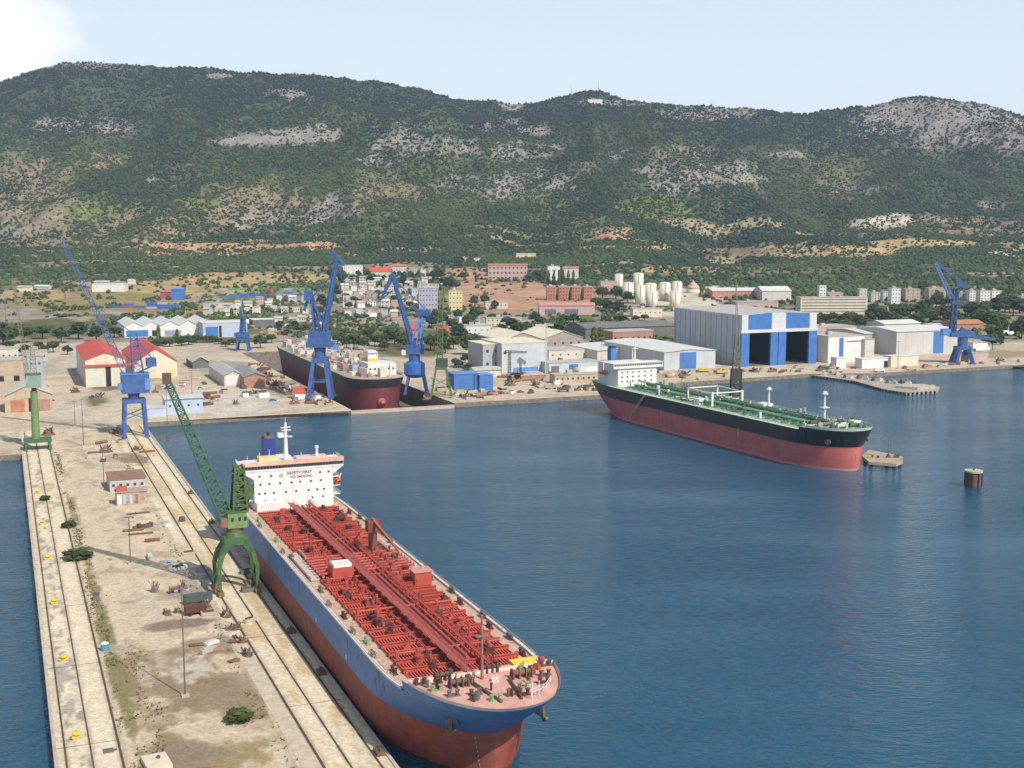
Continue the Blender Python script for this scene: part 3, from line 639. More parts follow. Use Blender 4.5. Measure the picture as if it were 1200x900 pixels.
for x in (213.6, 168, 140):
    z = 10.4; y = h1.hb(x, z)+.02; MB().tube((x, -y, z), (x, -y-.06, z), .62, 12).build('hull_mark', pm((.42, .55, .66), .6, .1, 1), T1)
_keep = set(T1.children)
# superstructure: house front at x=43
c = MB(); c.bx(22, 43, -12.3, 12.8, 16, 30.2); c.build('deckhouse', WHITE, T1)
c = MB(); c.add([(26, sg*12.4, 27.6) for sg in (1,)], []); 
for sg in (1, -1):
    c.add([(34, sg*12.3, 27.2), (43, sg*12.3, 27.2), (43, sg*16.1, 30.2), (34, sg*16.1, 30.2), (34, sg*12.3, 30.2), (43, sg*12.3, 30.2)], [(0, 1, 2, 3), (1, 5, 2), (0, 3, 4)])
c.bx(33.8, 43.15, -16.2, 16.2, 30.2, 31.3); c.bx(33.8, 43.1, -16.15, 16.15, 31.3, 32.2); c.build('bridge', WHITE, T1)
for k in range(34):
    y = -15.6+k*31.2/33; MB().bx(43.12, 43.3, y-.43, y+.43, 31.1, 32.15).build('bridge_window', GLASS, T1)
c = MB(); c.bx(33.4, 43.4, -16.4, 16.4, 32.2, 32.5); c.build('bridge_roof', pm((.58, .36, .27), .8, .2, .4, dirt=.7, dcol=(.66, .46, .12), dsc=.18), T1)
c = MB(); c.bx(33.6, 43.3, -16.3, 16.3, 32.5, 32.52); rail(c, [(43.3, -16.3, 32.5), (43.3, 16.3, 32.5)], 1, 1.5, .07); rail(c, [(33.5, -16.3, 32.5), (43.3, -16.3, 32.5)], 1, 1.5, .07); rail(c, [(33.5, 16.3, 32.5), (43.3, 16.3, 32.5)], 1, 1.5, .07)
MB().bx(43.1, 43.35, -16.3, -.5, 32.5, 33.9).build('roof_parapet', pm((.60, .45, .33), .8, .3, .25, dirt=.6, dcol=(.6, .33, .25), dsc=.3), T1); MB().bx(43.1, 43.35, -.5, 16.3, 32.5, 33.9).build('roof_parapet', pm((.60, .36, .29), .8, .25, .4), T1)
c.build('roof_railing', pm((.7, .66, .64), .6, .1, 1), T1)
wins = [(28.4, (-10.6, -7, 8.6, 11.4)), (25.4, (-10.4, -7.6, -4.2, -.6, 2.2, 5.6, 8.8)), (22.0, (-10.8, -9, -6.2, -2.4, .8, 4.8, 7.6, 9.8)), (19.2, (-9, -6, 6, 9.4))]
for z, ys in wins:
    for y in ys: MB().bx(43.0, 43.06, y-.32, y+.32, z-.35, z+.35).build('window', GLASS, T1)
for z in (19, 22, 25.2, 28.2):
    for x in (25, 29, 33, 37, 41): MB().bx(x-.35, x+.35, -12.36, -12.3, z-.4, z+.4).build('window', GLASS, T1)
text_mesh('SAFETY FIRST', 1.35, pm((.12, .12, .16), .6, .1, 1), T1, (43.08, 2.0, 28.4), (math.pi/2, 0, math.pi/2))
text_mesh('NO SMOKING', 1.1, pm((.20, .12, .14), .6, .1, 1), T1, (43.08, 2.6, 27.0), (math.pi/2, 0, math.pi/2))
MB().tube((43.0, -3.8, 28.2), (43.08, -3.8, 28.2), .75, 16).build('emblem', pm((.35, .42, .33), .6, .1, 1), T1)
MB().bx(43.02, 46.2, -12.2, -4.6, 16, 19.2).build('house_front_annex', WHITE, T1); MB().bx(43.02, 45.2, 5, 12, 16, 18.6).build('house_front_annex', WHITE, T1)
for z in (19.3, 22.6, 25.9):
    c = MB(); c.bx(22, 42, -15, -12.35, z, z+.15); c.bx(22, 42, 12.85, 15.3, z, z+.15)
    rail(c, [(22, -15, z), (42, -15, z)], 1.1, 2, .07); rail(c, [(22, 15.3, z), (42, 15.3, z)], 1.1, 2, .07); c.build('side_deck', WHITE, T1)
for sg, y in ((-1, -14.2), (1, 14.6)):
    c = MB(); capsule(c, (33.5, y, 24.4), (42.6, y, 24.4), 1.6); b = c.build('lifeboat', LIFE, T1, True)
    c = MB(); c.beam((35, y-sg*.3, 22.7), (35, y+sg*1.4, 27), .3); c.beam((41, y-sg*.3, 22.7), (41, y+sg*1.4, 27), .3); c.build('davit', WHITE, b)
c = MB(); c.bx(14, 20, -5.8, 4.6, 16, 30); c.build('engine_casing', WHITE, T1)
c = MB(); c.bx(13.5, 18.5, -4.2, -.5, 30, 37.2); b = c.build('funnel', pm((.02, .04, .22), .5, .15, .5), T1); 
MB().bx(13.9, 18.1, -3.9, -.8, 37.2, 38.2).build('funnel_top', pm((.16, .11, .09), .7, .2, 1), b)
c = MB()
for k in range(3): c.tube((14.7+k*1.2, -2.3, 38), (14.5+k*1.2, -2.3, 39.2), .3, 8)
c.build('exhaust_pipe', DARK, b)
c = MB(); c.tube((37, -.9, 32.5), (37, -.9, 46.5), .75, 10, .4); c.bx(36.2, 37.8, -3.2, 1.2, 41.2, 41.4); c.bx(36.4, 37.6, -2.3, .8, 43.6, 43.8); c.box(37, -.9, 44.6, .3, 3.4, .35, .3); c.box(37, -2.6, 41.4, 1.6, 1.8, 1.5)
c.tube((37, -.9, 46.5), (37, -.9, 48.5), .1, 6); c.build('radar_mast', WHITE, T1)
c = MB(); c.tube((39, 8.6, 32.5), (39, 8.6, 36.8), .5, 10, .35); c.tube((39, 8.6, 36.8), (39, 8.6, 37.6), .6, 10); c.build('radome_post', WHITE, T1)
for x, y, h_ in ((40, -6.8, 5), (38, -13.4, 2.6), (36, 4.2, 2.4), (41, 13.6, 2.2), (35, -9, 3)): MB().tube((x, y, 32.5), (x, y, 32.5+h_), .1, 6).build('antenna', WHITE, T1)
c = MB(); c.bx(34.5, 38, -9.6, -4, 32.52, 34.2); c.build('roof_locker', pm((.68, .5, .2), .7, .15, 1), T1)
c = MB(); c.bx(35, 40, 2, 12, 32.52, 33.6); c.build('roof_locker', pm((.62, .45, .4), .7, .15, 1), T1)
for sg in (1, -1):
    c = MB(); c.tube((8, sg*9, 16), (8, sg*9, 21), .5, 10); c.beam((8, sg*9, 21), (16, sg*9.5, 22), .5); c.build('stores_crane', WHITE, T1)

for o in [o for o in T1.children if o not in _keep]: o.scale = (1, 1, .86); o.location.z = 16*(1-.86)+(o.location.z*.86 if o.location.z else 0)
# --- black and red tanker with green deck
h2 = Hull(215, 33, 16.5, 10.2, 3.5, lb=30, lw=34, ls=48, pt=.6, under=9, fq=.45)
q0 = Sinv(*G(1010, 553, 0)); TL = math.radians(3.6)
q2c = (q0[0]-215*math.sin(TL)-1.0, q0[1]+214.5*math.cos(TL))
BOOT2 = pm((.50, .125, .115), .6, .15, .12, dirt=.4, dcol=(.22, .09, .08), streak=True, seam=.2)
T2 = E('tanker', 'black and red tanker with a green pipe deck floating in the middle of the bay', 'tanker', (*S(*q2c), 0), YAW-math.pi/2+TL)
h2.shell([-3, 0, .9]).build('waterline_band', pm((.42, .22, .21), .7, .2, .3), T2, True)
h2.shell([.9, 4, 7, 10.2]).build('hull_bottom', BOOT2, T2, True)
h2.shell([10.2, 12, 14, 16.5]).build('hull_topside', BLACK, T2, True)
h2.shell([16.5, 17.8], xmin=193).build('forecastle_side', BLACK, T2, True)
G2 = pm((.15, .24, .15), .8, .4, .3, dirt=.95, dcol=(.46, .48, .38), dsc=.25); G3 = pm((.045, .12, .075), .7, .4, .5, dirt=.4, dcol=(.25, .22, .14), dsc=.4); PG = pm((.42, .50, .38), .8, .2, .3)
h2.deck(16.5, xmax=195).build('deck', PG, T2); h2.deck(17.8, xmin=193).build('forecastle_deck', G2, T2)
h2.shell([17.8, 19.0], xmin=197, out=.03).build('bulwark', pm((.55, .6, .55), .7, .15, .4), T2, True)
m = MB(); xs2 = np.linspace(38, 190, 30)
def hw2(x): return min(11.6, max(h2.hb(x, 16)-4.5, 2))
m.add([(x, hw2(x), 16.62) for x in xs2]+[(x, -hw2(x), 16.62) for x in xs2], [(i, 30+i, 31+i, i+1) for i in range(29)]); m.build('cargo_deck', G2, T2)
for k in range(26):
    x = 42+k*5.8; g = MB(); g.bx(x-.15, x+.15, -hw2(x), hw2(x), 16.63, 17.5); g.build('deck_girder', G3, T2)
c = MB(); c.bx(36, 194, -1.2, 1.2, 19.2, 19.4); rail(c, [(36, -1.2, 19.4), (194, -1.2, 19.4)], 1, 4, .08)
for k in range(26): c.beam((40+k*6, 1, 16.6), (40+k*6, 1, 19.2), .3); c.beam((40+k*6, -1, 16.6), (40+k*6, -1, 19.2), .3)
c.build('catwalk', G3, T2)
for y in (-5.4, -4.2, -3, 2.6, 3.8, 5.2, 8): MB().tube((40, y, 18), (188, y, 18), .38, 8).build('pipeline', random.choice([G3, G2, pm((.18, .36, .27), .7, .2, 1)]), T2)
for k in range(8): 
    x = 92+k*3; c = MB(); c.tube((x, -13, 18), (x, 13, 18), .35, 8); c.build('manifold_pipe', G3 if k % 2 else PG, T2)
for k in range(80):
    x = random.uniform(38, 190); y = random.choice([-1, 1])*random.uniform(3, hw2(x)+2); c = MB(); hh = random.uniform(1, 3.6)
    c.tube((x, y, 16.6), (x, y, 16.6+hh), random.uniform(.3, 1.0), 8); c.build('tank_hatch', random.choice([G3, G2, PG, DGREY, G3, PG, WHITE, SCRAP]), T2)
for sg in (1, -1):
    c = MB(); rail(c, [(p[0], sg*(p[1]-.4), 16.5) for p in h2.ring(16.5, 56) if 4 < p[0] < 194], 1.1, 3, .09); c.build('railing', pm((.5, .55, .5), .7, .1, 1), T2)
_keep2 = set(T2.children)
c = MB(); c.bx(12, 34, -12.5, 12.5, 16.5, 30); c.build('deckhouse', WHITE, T2)
c = MB(); c.bx(28, 35, -16, 16, 27.6, 30.6); c.build('bridge', WHITE, T2)
for k in range(22): MB().bx(35, 35.08, -15+k*1.43-.5, -15+k*1.43+.5, 29.2, 30.1).build('bridge_window', GLASS, T2)
for z in (19.5, 22.3, 25.1):
    for y in (-10, -6.5, -3, 1, 5, 9): MB().bx(34, 34.07, y-.5, y+.5, z-.4, z+.5).build('window', GLASS, T2)
c = MB(); c.bx(26, 35.4, -16.3, 16.3, 30.6, 30.9); c.build('bridge_roof', pm((.66, .64, .6), .8, .1, .4), T2)
c = MB(); c.bx(4, 11.5, -4.5, 4.5, 16.5, 29); c.build('engine_casing', WHITE, T2)
c = MB(); c.bx(6, 10, -3, .6, 29, 37.5); b = c.build('funnel', BLUE, T2); MB().bx(6.3, 9.7, -2.7, .3, 37.5, 38.6).build('funnel_top', BLACK, b)
c = MB(); c.tube((31, 0, 30.9), (31, 0, 44), .55, 10, .3); c.bx(30.4, 31.6, -2.2, 2.2, 39, 39.3); c.bx(30.6, 31.4, -1.4, 1.4, 42, 42.2); c.build('radar_mast', WHITE, T2)
c = MB(); c.tube((20, -13.6, 16.5), (20, -13.6, 30), .3, 8); c.tube((14, 9, 30), (14, 9, 36), .3, 8); c.build('antenna', WHITE, T2)
c = MB(); capsule(c, (16, 14.2, 24), (24, 14.2, 24), 1.4); c.build('lifeboat', LIFE, T2, True)
c = MB(); capsule(c, (16, -14.2, 24), (24, -14.2, 24), 1.4); c.build('lifeboat', LIFE, T2, True)
for o in [o for o in T2.children if o not in _keep2]: o.scale = (1, 1, .90); o.location.z = 16.5*.1
# midship gantry frame, posts, masts
c = MB()
for x, y in ((97, -9), (97, 9), (118, -9), (118, 9)): c.beam((x, y, 16.6), (x, y, 23.4), 1.0 if x > 100 else .7)
for y in (-9, 9): c.beam((97, y, 23.2), (118, y, 22.6), .5)
c.beam((97, -9, 23.1), (97, 9, 23.1), .5); c.beam((118, -9, 22.8), (118, 9, 22.8), .5); c.build('gantry_frame', pm((.72, .70, .56), .6, .1, 1), T2)
c = MB(); c.bx(108, 113, -13, -8.5, 16.5, 19.5); c.build('deck_store', WHITE, T2)
c = MB(); c.bx(132, 139, 6, 12, 16.5, 19.2); c.build('deck_store', WHITE, T2)
for x, y, h_ in ((139.5, 9, 9.5), (187, 3, 13.5)):
    c = MB(); c.tube((x, y, 16.6), (x, y, 16.6+h_), .6, 10, .35); c.tube((x, y, 16.6+h_), (x, y, 17.0+h_), 1.5, 10); c.tube((x, y, 17+h_), (x, y, 17.9+h_), 1.1, 10, .8)
    if h_ > 12: c.bx(x-1.6, x+1.6, y-1.8, y+1.8, 24.0, 24.3)
    c.build('mast', WHITE, T2)
for x, y in ((198, -5), (198, 5), (202, 0), (192, -7), (205, -3), (205, 4)):
    c = MB(); c.tube((x, y-2, 18.9), (x, y+2, 18.9), .8, 10); c.bx(x-1.2, x+1.2, y+2, y+3, 17.8, 19.4); c.bx(x-.9, x+.9, y-2.3, y-2, 17.8, 19.2); c.build('winch', random.choice([DGREY, G3, SCRAP, PG]), T2)
for k in range(30):
    x = random.uniform(190, 209); y = random.uniform(-1, 1)*max(h2.hb(x, 17)-2, .5); c = MB(); c.box(x, y, 17.8, random.uniform(.8, 2.2), random.uniform(.8, 2), random.uniform(.6, 2.2), random.uniform(0, 3)); c.tube((x, y, 17.8), (x, y, 20.4), .15, 6); c.build('deck_fitting', random.choice([DGREY, SCRAP, PG, G3, PALE]), T2)
c = MB(); c.bx(199, 203, 6, 9, 17.8, 20); c.build('deck_store', pm((.7, .66, .55), .7, .1, 1), T2)
x = 66; y = -h2.hb(x, 15); c = MB(); c.beam((x+3, y-.2, 16.6), (x-8, y-2.0, 3.5), 1.4, .25); rail(c, [(x+3, y-.9, 16.6), (x-8, y-2.6, 3.5)], 1, 2, .08); c.build('gangway', pm((.4, .38, .26), .7, .2, 1), T2)
for x in (84, 150):
    c = MB()
    for k in range(6): c.bx(x-.2, x+.2, -h2.hb(x, 5)-.05, -h2.hb(x, 5), 6.5+k*.8, 6.9+k*.8)
    c.build('draught_marks', pm((.6, .5, .5), .7, .1, 1), T2)
for x, z in ((206, 12.5), ):
    for sg in (1, -1):
        n_ = Vector((.4, sg*.9, 0)); p = Vector((x, sg*h2.hb(x, z), z)); MB().tube(p-n_*.5, p+n_*.7, 1.2, 12).build('hawse_pipe', pm((.1, .1, .1), .7, .2, 1), T2)

# --- ship in the dry dock
h3 = Hull(240, 36, 21, 15, 5, lb=22, lw=30, ls=40, pt=.8, under=6, fq=.42)
T3 = E('ship', 'black and dark red ship cluttered with equipment standing in the dry dock', 'ship', (*S(208, 945), -7), YAW-math.pi/2)
DR3 = pm((.15, .03, .04), .65, .2, .1, dirt=.3, dcol=(.12, .06, .06), streak=True)
h3.shell([1, 5, 10, 15]).build('hull_bottom', DR3, T3, True); h3.shell([15, 18, 21]).build('hull_topside', pm((.05, .052, .058), .6, .25, .12, dirt=.4, dcol=(.10, .08, .07), streak=True), T3, True)
h3.deck(21).build('deck', pm((.40, .34, .29), .85, .3, .2, dirt=.6, dcol=(.25, .12, .09), dsc=.1), T3)
c = MB(); capsule(c, (222, 0, 6), (238.5, 0, 6.5), 3.2, 14); c.build('bulb', pm((.45, .12, .12), .7, .15, .5), T3, True)
for sg in (1, -1):
    c = MB(); rail(c, [(p[0], sg*(p[1]-.4), 21) for p in h3.ring(21, 40) if 4 < p[0]], 1.2, 3, .1); c.build('railing', PALE, T3)
c = MB(); c.bx(196, 220, -4, 14, 21, 28.5); c.build('deckhouse', WHITE, T3)
c = MB(); c.bx(200, 210, -1, 5, 28.5, 30.5); c.build('funnel_base', YEL, T3)
c = MB(); c.bx(200, 210, -1, 5, 30.5, 35); c.build('bridge', WHITE, T3)
for k in range(7): MB().bx(210, 210.1, -.8+k*.8, -.8+k*.8+.5, 33, 34).build('bridge_window', GLASS, T3)
for k in range(6): MB().bx(220, 220.08, -3+k*2.9, -3+k*2.9+1.1, 24.5, 25.7).build('window', GLASS, T3)
BG3 = [PALE, CREAM, pm((.42, .32, .28), .8, .3, .3), GREY, CONC, pm((.35, .2, .17), .8, .3, .3)]
for k in range(9): MB().bx(16+k*19, 30+k*19, -9, 9, 21, 23.6).build('hatch_cover', random.choice(BG3), T3)
for k in range(120):
    x = random.uniform(8, 234); y = random.uniform(-15, 15); hh = random.uniform(1.5, 5.5)
    if abs(y) > h3.hb(x, 21)-2: continue
    if 194 < x < 222 and -6 < y < 16: continue
    c = MB(); c.box(x, y, 21, random.uniform(1.5, 7), random.uniform(1.5, 5), hh, random.uniform(0, .6)); c.beam((x, y, 21+hh), (x+1, y, 22.5+hh), .4)
    c.build('deck_equipment', random.choice(BG3), T3)
for x, y, h_ in ((190, -6, 17), (176, 6, 13), (150, -4, 12), (226, 8, 8), (100, 0, 11)):
    c = MB(); c.tube((x, y, 21), (x, y, 21+h_), .6, 8, .35); c.bx(x-2, x+2, y-.3, y+.3, 21+h_*.75, 21.4+h_*.75); c.build('mast', PALE, T3)

# ---------------------------------------------------------------- cranes
def legs(parent, mat, xs, ys, z0, z1, w, tx, ty, w2=None):
    for a in (-1, 1):
        for b in (-1, 1):
            g = MB(); g.beam((a*xs, b*ys, z0+.9), (a*tx, b*ty, z1), w*.8, w*.8, w2 or w, w2 or w)
            g.bx(a*xs-w*.6, a*xs+w*.6, b*ys-1.6, b*ys+1.6, z0, z0+1.0); g.build('leg', mat, parent)
def crane_a():
    t = E('portal_crane', 'bright blue lattice portal crane standing at the root of the pier', 'crane', (*S(57.2, 622), 2.6), YAW+.0, 'blue portal cranes'); M = CBLUE
    legs(t, M, 5.3, 5, 0, 17, 1.7, 4.4, 3.6, 1.5)
    c = MB(); c.bx(-5.3, 5.3, -4.4, 4.4, 16.6, 18.6); c.beam((-5.2, -5, 9), (5.2, -5, 13), .4); c.beam((5.2, -5, 9), (-5.2, -5, 13), .4); c.beam((-5.2, 5, 9), (5.2, 5, 13), .4); c.build('portal_frame', M, t)
    c = MB(); c.tube((0, 0, 18.6), (0, 0, 21.5), 2.4, 14, 3); c.build('slewing_ring', M, t)
    c = MB(); c.bx(-5.5, 7.2, -4, 5, 21.5, 30.6); b = c.build('machine_house', M, t)
    MB().bx(-5.8, 7.5, -4.3, 5.3, 30.6, 31.0).build('house_roof', LBLUE, b); MB().bx(5, 7.6, -4.3, -4.0, 23, 28.5).build('door', LBLUE, b)
    c = MB(); c.bx(-7.4, -5.5, -4.6, -1.6, 23.5, 26.6); b = c.build('cab', LBLUE, t); MB().bx(-7.5, -7.4, -4.4, -1.8, 24.5, 26.2).build('window', GLASS, b)
    c = MB(); c.lat((2.4, 0, 31), (1.0, 0, 50), 5.0, 2.6, 6, .24, 5, 3); c.build('tower', M, t)
    c = MB(); c.lat((-2.5, 0, 29), (-30, 0, 96), 3.6, 1.4, 20, .2, 3.0, 1.4); c.build('jib', pm((.06, .11, .27), .6, .3, .5), t)
    c = MB(); c.beam((1, -1, 50), (-18, -.6, 66), .35); c.beam((1, 1, 50), (-18, .6, 66), .35); c.build('tie_rods', M, t)
    c = MB(); c.bx(6.5, 11, -2.5, 3.5, 34, 38); c.beam((2, 0, 48), (9, 0, 38), .6); c.beam((2, 0, 31), (9, 0, 34), .6); c.build('counterweight', M, t)
    c = MB(); c.tube((-29.5, 0, 95), (-29.5, 0, 70), .1, 5); c.bx(-30, -29, -.4, .4, 68, 70); c.build('hook', DGREY, t); return t
crane_a()
def crane_b():
    X, Y = G(376, 466); t = E('portal_crane', 'tall blue double-jib crane left of the dry-docked ship with its jib raised', 'crane', (X, Y, 2.6), 0, 'blue portal cranes'); M = CBLUE
    legs(t, M, 6.5, 5.5, 0, 22, 3.0, 3.6, 3.2, 2.2)
    c = MB(); c.bx(-4.6, 4.6, -4, 4, 21, 24); c.tube((0, 0, 24), (0, 0, 31), 3.2, 14, 3.6); c.build('portal_frame', M, t)
    for y in (-4.6, 4.6): MB().beam((-5.4, y, 10), (5.4, y, 10), .9).build('cross_beam', M, t)
    c = MB(); c.bx(-7.5, 8.5, -5, 5, 30.5, 33.5); c.bx(-6.5, 6, -4, 4, 33.5, 40); b = c.build('machine_house', M, t)
    MB().bx(8.5, 11.5, -4, -1, 29, 32).build('cab', LBLUE, t)
    c = MB(); c.beam((-3, -3, 40), (-4.5, -1.6, 62), 1.0); c.beam((-3, 3, 40), (-4.5, 1.6, 62), 1.0); c.beam((5, -3, 40), (-4, -1.6, 58), .8); c.beam((5, 3, 40), (-4, 1.6, 58), .8); c.lat((-1, 0, 40), (-4.4, 0, 61), 3, 2, 5, .3); c.build('tower', M, t)
    c = MB(); c.bx(-8.5, -4, -3, 3, 58, 64); c.beam((-9, 0, 52), (-6, 0, 60), 1.6); c.build('counterweight', M, t)
    c = MB(); c.beam((2.2, -2.3, 36), (11.3, -.9, 84), 1.6, 2.2, .8, 1.2); c.beam((2.2, 2.3, 36), (11.3, .9, 84), 1.6, 2.2, .8, 1.2); c.lat((2.2, 0, 37), (11.2, 0, 84), 4.4, 1.8, 12, .35, 3.2, 1.6); c.build('jib', M, t)
    c = MB(); c.beam((-4, 0, 60), (8.5, 0, 74), .8); c.build('tie_rods', M, t)
    c = MB(); c.beam((15.5, 0, 79), (9, 0, 88), 1.4, 1.8, .8, .8); c.beam((9, 0, 88), (7, 0, 82), .8); c.beam((11, 0, 84), (14, 0, 70), .5); c.build('fly_jib', M, t)
    c = MB(); c.tube((15.5, 0, 79), (15.5, 0, 60), .14, 5); c.bx(15, 16, -.5, .5, 57, 60); c.build('hook', DGREY, t)
crane_b()
def crane_c():
    X, Y = G(488, 461); t = E('portal_crane', 'blue double-jib crane right of the dry-docked ship with a big round drum base', 'crane', (X, Y, 2.6), 0, 'blue portal cranes'); M = CBLUE
    legs(t, M, 6.5, 5.5, 0, 11, 1.6, 4.5, 4, 1.6)
    c = MB(); c.tube((-1, 0, 10), (-1, 0, 12), 4.5, 18, 6.5); c.tube((-1, 0, 12), (-1, 0, 18.5), 6.5, 18); c.tube((-1, 0, 18.5), (-1, 0, 20), 6.5, 18, 4); c.build('slewing_drum', pm((.045, .13, .40), .45, .15, .4), t)
    c = MB(); c.tube((-1, 0, 20), (-1, 0, 25), 3.4, 14); c.bx(-6, 5, -4, 4, 24.5, 30); b = c.build('machine_house', M, t)
    MB().bx(-8.5, -6, -4, -1, 24, 27).build('cab', WHITE, t)
    c = MB(); c.beam((2.6, -2.6, 30), (5, -1.2, 54), .9); c.beam((2.6, 2.6, 30), (5, 1.2, 54), .9); c.beam((-3, -2.6, 30), (3.6, -1.2, 50), .7); c.beam((-3, 2.6, 30), (3.6, 1.2, 50), .7); c.lat((2, 0, 30), (4.8, 0, 54), 3.4, 2, 6, .3); c.build('tower', LBLUE, t)
    c = MB(); c.bx(1, 9, -3, 3, 48, 51.5); c.beam((-3, 0, 54), (8.5, 0, 45), 1.4); c.build('counterweight', M, t)
    c = MB(); c.beam((-1.5, -2, 28), (-13.5, -.8, 71), 1.6, 2.4, .8, 1.2); c.beam((-1.5, 2, 28), (-13.5, .8, 71), 1.6, 2.4, .8, 1.2); c.lat((-1.5, 0, 29), (-13.5, 0, 71), 4, 1.8, 12, .35, 3, 1.6); c.build('jib', M, t)
    c = MB(); c.beam((4, 0, 54), (-11, 0, 68), .5); c.build('tie_rods', M, t)
    c = MB(); c.beam((-13.2, -1.2, 73), (-21.5, 0, 57), 2.6, 2.6, 1, 1); c.beam((-13.2, 0, 73), (-9.8, 0, 66), 1); c.beam((-21, 0, 57.5), (-14, 0, 63), .9); c.build('fly_jib', M, t)
    c = MB(); c.tube((-21.5, 0, 57), (-21.5, 0, 47), .14, 5); c.bx(-22, -21, -.5, .5, 44, 47); c.build('hook', DGREY, t)
crane_c()
def crane_d():
    X, Y = G(1127, 426); t = E('portal_crane', 'dark blue portal crane on the far right quay with a long horizontal counter arm', 'crane', (X, Y, 2.6), 0, 'blue portal cranes'); M = CBLUE
    legs(t, M, 6.5, 5, 0, 11, 3.4, 3.6, 3, 3)
    c = MB(); c.bx(-5.5, 5.5, -4, 4, 10.5, 13); c.tube((0, 0, 13), (0, 0, 20), 3.6, 14); c.build('portal_frame', M, t)
    c = MB(); c.bx(-10, 8, -4, 4, 20, 24); b = c.build('machine_house', M, t); MB().bx(-16, -10, -3, 3, 21, 26).build('cab', LBLUE, t)
    c = MB(); c.beam((4, 0, 21), (24, 0, 18), 4, 3.4, 3, 2); c.beam((-2, 0, 26), (8, 0, 21), 3); c.build('counterweight', M, t)
    c = MB(); c.lat((-8, 0, 22), (-7, 0, 56), 4.0, 2.4, 10, .45); c.beam((-8, 0, 24), (-7, 0, 56), 1.2); c.build('tower', pm((.04, .08, .20), .6, .3, .5), t)
    c = MB(); c.bx(-10, -1, -2, 2, 44, 47); c.bx(-7, 1, -2, 2, 57, 60.5); c.beam((-6, 0, 52), (-3, 0, 58), 2); c.build('machine_platform', pm((.05, .08, .18), .6, .3, .5), t)
    c = MB(); c.lat((-10, 0, 49), (-23, 0, 75), 2.6, 1.4, 8, .4); c.build('jib', pm((.12, .2, .42), .5, .2, .5), t)
    c = MB(); c.beam((-2, 0, 60), (-23, 0, 75), .6); c.beam((-1, 0, 60), (-21, 0, 75.5), .6); c.build('tie_rods', M, t)
crane_d()
def crane_small():
    X, Y = G(285, 411); t = E('portal_crane', 'smaller dark blue crane with a short upright mast behind the grey sheds', 'crane', (X, Y, 2.6), 0, 'blue portal cranes'); M = CBLUE
    legs(t, M, 5, 4, 0, 9, 1.6, 3.6, 3)
    c = MB(); c.bx(-5, 5, -4, 4, 8.6, 10.6); c.build('portal_frame', M, t)
    c = MB(); c.bx(-5, 5, -3.6, 3.6, 11, 15); c.bx(-6.5, -4, -3, 0, 12, 15); c.build('machine_house', M, t)
    c = MB(); c.lat((0, 0, 15), (.6, 0, 29), 4.4, 2.4, 5, .5); c.beam((-1, 0, 15), (0, 0, 27), 2); c.build('tower', M, t)
    c = MB(); c.lat((0, 0, 27), (2.5, -18, 38), 2.2, 1.2, 8, .3); c.build('jib', pm((.25, .36, .55), .5, .2, .5), t)
crane_small()
